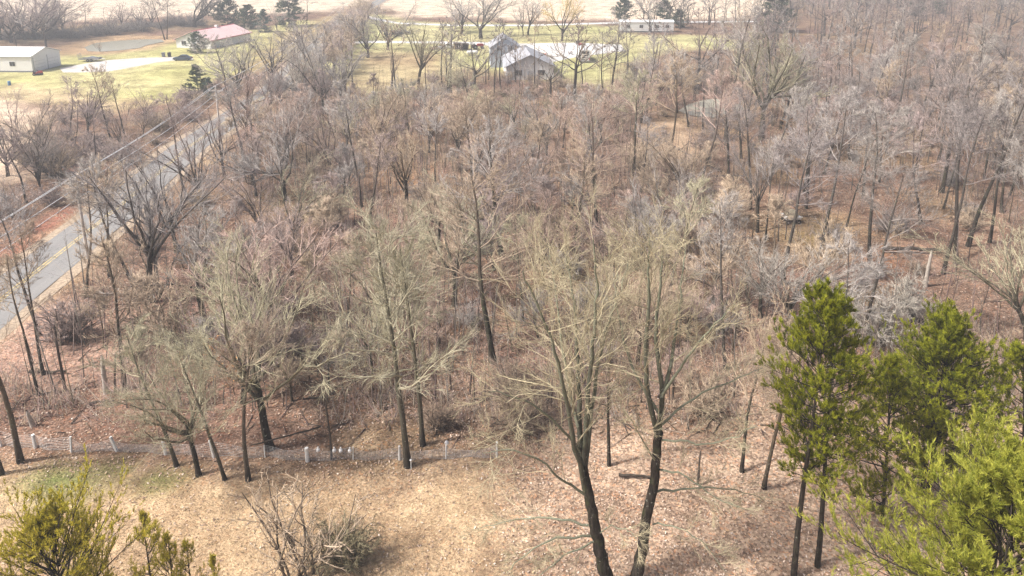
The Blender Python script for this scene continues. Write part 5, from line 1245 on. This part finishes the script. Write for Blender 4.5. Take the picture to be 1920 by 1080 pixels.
def bin_(px, py, m, label):
    x, y = G(px, py); o = thing('wheelie_bin', label, 'bin', (x, y, 0), R(10))
    MB().add([(-.3, -.3, .08), (.3, -.3, .08), (.3, .3, .08), (-.3, .3, .08), (-.38, -.4, 1.15), (.38, -.4, 1.15), (.38, .4, 1.15), (-.38, .4, 1.15)], [(0,3,2,1),(4,5,6,7),(0,1,5,4),(1,2,6,5),(2,3,7,6),(3,0,4,7)]).build('body', M[m], o)
    MB().prism([(-.42, 1.15), (.42, 1.15), (.4, 1.22), (0, 1.3), (-.4, 1.22)], -.45, .45).build('lid', M[m], o)
    for s in (-1, 1): wheel(o, s * .28, .34, .12, .08)
bin_(307, 107, 'grey_plastic', 'grey wheeled bin, the one farther from the blue sedan'); bin_(318, 107, 'dark', 'black wheeled bin next to the blue sedan')
def trailer(px, py):
    x, y = G(px, py); o = thing('flatbed_trailer', 'low flatbed trailer with raised ramp on the edge of the driveway', 'trailer', (x, y, .02), R(6))
    MB().box(-2.6, 2.2, -1., 1., .55, .68).build('deck', M['dark'], o)
    for s in (-1, 1): MB().box(-2.6, 2.2, *sorted((s * 1.0, s * 1.06)), .5, .95).build('side_rail', M['steel'], o)
    MB().bar((2.2, -.6, .6), (3.5, 0, .55), .06).bar((2.2, .6, .6), (3.5, 0, .55), .06).build('drawbar', M['steel'], o)
    rp = MB()
    for k in range(6): rp.bar((-2.65, -1 + k * .4, .6), (-2.9, -1 + k * .4, 2.), .035)
    for zz in (.65, 1.3, 2.): rp.bar((-2.65 - (zz - .6) * .18, -1, zz), (-2.65 - (zz - .6) * .18, 1, zz), .04)
    rp.build('ramp', M['steel'], o)
    for s in (-1, 1): wheel(o, -.4, s * 1.15, .36); wheel(o, .45, s * 1.15, .36)
    l = thing('load_heap', 'grey tarpaulin heap tied onto the flatbed trailer', 'tarpaulin', (x, y, .72), R(6))
    MB().add([(-1.6,-.8,0),(1.7,-.8,0),(1.7,.8,0),(-1.6,.8,0),(-1.2,-.6,.35),(.2,-.55,.55),(1.3,-.5,.3),(1.2,.6,.35),(0,.6,.6),(-1.1,.55,.3)], [(3,2,1,0),(0,1,6,5,4),(2,3,9,8,7),(1,2,7,6),(3,0,4,9),(4,5,8,9),(5,6,7,8)]).build('tarp', M['grey_plastic'], l)
trailer(172, 115)
def mower(px, py):
    x, y = G(px, py); o = thing('riding_mower', 'red riding mower parked against the white barn', 'mower', (x, y, 0), R(25))
    MB().prism([(-.3, .45), (.95, .45), (.95, .8), (.8, .95), (.1, 1.0), (-.3, .7)][::-1], -.3, .3).build('hood', M['red_paint'], o, bevel=.05)
    MB().box(-1., -.2, -.42, .42, .45, .62).build('fender', M['red_paint'], o); MB().box(-.85, -.45, -.25, .25, .62, .75).box(-.95, -.83, -.25, .25, .7, 1.15).build('seat', M['dark'], o)
    MB().bar((.05, 0, .9), (-.2, 0, 1.2), .025).lathe([(.2, 0), (.22, .02), (.2, .04)], (-.22, 0, 1.2), 10).build('steering_wheel', M['dark'], o)
    MB().box(-.5, .6, -.62, .62, .15, .32).build('mowing_deck', M['dark'], o)
    for sy in (-1, 1): wheel(o, -.75, sy * .45, .32); wheel(o, .75, sy * .42, .2, .15)
mower(72, 141)
x, y = G(18, 160)
o = thing('water_drum', 'small blue drum standing alone on the lawn below the barn', 'drum', (x, y, 0)); MB().lathe([(.28, 0), (.3, .04), (.3, .3), (.31, .32), (.3, .34), (.3, .6), (.31, .62), (.3, .64), (.3, .88), (.28, .92)], n=14).build('shell', M['blue_paint'], o, True); MB().lathe([(.27, .9), (.27, .93), (.05, .935)], n=14).build('lid', M['blue_paint'], o)
def rv(px, py):
    x, y = G(px, py); o = thing('motorhome', 'white motorhome with dark swirl graphics seen from behind in the gravel yard', 'motorhome', (x, y + 4, .02), R(3))
    MB().box(-1.3, 1.3, -4.2, 4.2, .55, 3.35).build('body', M['white_metal'], o, bevel=.12)
    MB().box(-1.2, 1.2, -4.1, 4.1, .25, .55).build('chassis', M['dark'], o)
    MB().box(-.95, .95, -4.23, -4.2, 2.35, 3.0).build('rear_window', M['glass'], o)
    sw = MB()
    for k, (x0, z0, x1, z1, bend) in enumerate([(-1.05, .95, 1.05, 1.75, .25), (-1.05, 1.35, 1.05, 2.15, -.22), (-1.05, .75, .6, 1.05, .12), (-.4, 1.6, 1.0, 2.28, .2)]):
        n = 8; top, bot = [], []
        for i in range(n + 1):
            t = i / n; xx = x0 + (x1 - x0) * t; zz = z0 + (z1 - z0) * t + bend * math.sin(t * 6.28); th = .09 * math.sin(math.pi * t) + .015
            top.append((xx, zz + th)); bot.append((xx, zz - th))
        sw.prism(bot + top[::-1], -4.222 - k * .004, -4.2)
    sw.build('swirl_graphic', M['dark'], o)
    for sx in (-1, 1): MB().box(sx * 1.12 - .09, sx * 1.12 + .09, -4.24, -4.2, .7, 1.2).build('tail_light', M['red_paint'], o)
    MB().box(-1.3, 1.3, -4.35, -4.2, .4, .62).build('bumper', M['steel'], o)
    for yy in (-2.6, 2.9):
        for sx in (-1, 1):
            t = MB().lathe([(.25, -.14), (.42, -.14), (.45, -.07), (.45, .07), (.42, .14), (.25, .14)], (sx * 1.12, yy, .45), 14, 'x').build('wheel', M['rubber'], o, True)
    for yy in (-1.5, 1.8): MB().box(-.35, .35, yy - .4, yy + .4, 3.35, 3.6).build('roof_vent', M['white_metal'], o)
    for yy in (-2.6, .4): window(o, 1.3, yy, 1.7, 1.2, .8, 'x+', 'dark'); window(o, -1.3, yy, 1.7, 1.2, .8, 'x-', 'dark')
rv(1095, 118)
x, y = G(886, 104)
o = thing('gas_tank', 'white horizontal gas tank on the grass beside the yard clutter', 'tank', (x, y, 0), R(4))
MB().lathe([(.05, -1.55), (.35, -1.45), (.5, -1.2), (.5, 1.2), (.35, 1.45), (.05, 1.55)], (0, 0, .9), 14, 'x').build('shell', M['white_metal'], o, True)
for s in (-1, 1): MB().box(s * .9 - .12, s * .9 + .12, -.35, .35, 0, .5).build('foot', M['grey_plastic'], o)
MB().lathe([(.16, 1.36), (.18, 1.4), (.18, 1.55), (.1, 1.6)], n=10).build('valve_dome', M['white_metal'], o)
x, y = G(896, 92)
o = thing('farm_tractor', 'rusty red tractor standing among the yard clutter', 'tractor', (x, y, 0), R(15))
MB().prism([(-.2, .8), (1.7, .8), (1.7, 1.45), (1.5, 1.55), (-.2, 1.6)][::-1], -.35, .35).build('hood', M['red_paint'], o, bevel=.05)
MB().box(-1.2, -.2, -.4, .4, .7, 1.15).build('rear_body', M['red_paint'], o); MB().box(-1., -.55, -.25, .25, 1.15, 1.3).box(-1.1, -1., -.25, .25, 1.2, 1.7).build('seat', M['dark'], o)
MB().bar((.9, .1, 1.5), (.9, .1, 2.3), .05).build('exhaust', M['dark'], o)
for sy in (-1, 1): wheel(o, -.9, sy * .85, .7, .35); wheel(o, 1.3, sy * .65, .4, .22)
x, y = G(818, 92)
o = thing('lumber_stack', 'stack of weathered boards lying beside the white old pickup', 'lumber', (x, y, 0), R(12))
for k in range(4):
    for j in range(4): MB().box(-2., 2., -.7 + j * .36, -.38 + j * .36, .05 + k * .16, .18 + k * .16).build('board', M['wood_new'], o)
x, y = G(865, 94)
o = thing('open_shed', 'small brown lean-to among the yard clutter', 'shed', (x, y, 0), R(8))
MB().prism([(-2.2, 2.1), (2.2, 1.7), (2.2, 1.8), (-2.2, 2.2)], -1.6, 1.6).build('roof', M['log_wood'], o)
for sx in (-2, 2):
    for sy in (-1.4, 1.4): MB().box(sx - .06, sx + .06, sy - .06, sy + .06, 0, 2. - (.3 if sx > 0 else 0)).build('post', M['wood_new'], o)
MB().box(-2.1, 2.1, 1.45, 1.5, .0, 1.75).build('back_wall', M['log_wood'], o)
for i, (px, py, m, lab) in enumerate([(1084, 82, 'dark', 'dark crate at the far edge of the gravel yard'), (1089, 86, 'red_paint', 'reddish crate in the gravel yard, middle of three'), (1093, 90, 'grey_plastic', 'grey crate in the gravel yard nearest the motorhome'), (1020, 106, 'red_paint', 'red box standing behind the white gable roof')]):
    x, y = G(px, py); o = thing('yard_crate', lab, 'crate', (x, y, .02), R(i * 17))
    MB().box(-.6, .6, -.45, .45, 0, .7).build('box', M[m], o, bevel=.03); MB().box(-.65, .65, -.5, .5, .7, .78).build('lid', M[m], o)
# white cart with a tan heap in the open wood
x, y = G(1483, 413)
o = thing('utility_cart', 'small abandoned white cart in the open wood', 'cart', (x, y, float(undul(x, y))), R(5))
MB().box(-.85, .85, -.6, .6, .55, .85).build('tray', M['white_metal'], o, bevel=.03)
MB().bar((-.9, -.62, .85), (.9, -.62, .85), .06).bar((-.9, .62, .85), (.9, .62, .85), .06).build('rim_bar', M['white_metal'], o)
MB().box(-.75, .75, -.5, .5, .3, .55).build('chassis', M['dark'], o)
for sx in (-1, 1):
    for sy in (-1, 1): wheel(o, sx * .6, sy * .55, .26, .16)
hp = thing('tarp_heap', 'tan heap lying on the white cart in the open wood', 'heap', (x, y, float(undul(x, y)) + .86), R(5))
MB().lathe([(.72, 0), (.74, .15), (.6, .42), (.35, .6), (.08, .66)], n=10).build('cover', M['tan_tarp'], hp, True)

# ------------------------------------------------------------------ the hazy air
def build_haze():
    m = bpy.data.materials.new('haze'); m.use_nodes = True; nt = m.node_tree; nt.nodes.clear()
    out = nt.nodes.new('ShaderNodeOutputMaterial'); v = nt.nodes.new('ShaderNodeVolumePrincipled')
    v.inputs['Color'].default_value = (.93, .96, 1., 1); v.inputs['Density'].default_value = .0011; v.inputs['Anisotropy'].default_value = .2
    nt.links.new(v.outputs[0], out.inputs['Volume'])
    tag(MB().box(-2300, 2300, -120, 2700, -1.6, 31.).build('haze', m), 'thin pale haze lying over the whole landscape', 'haze', kind='stuff')
build_haze()
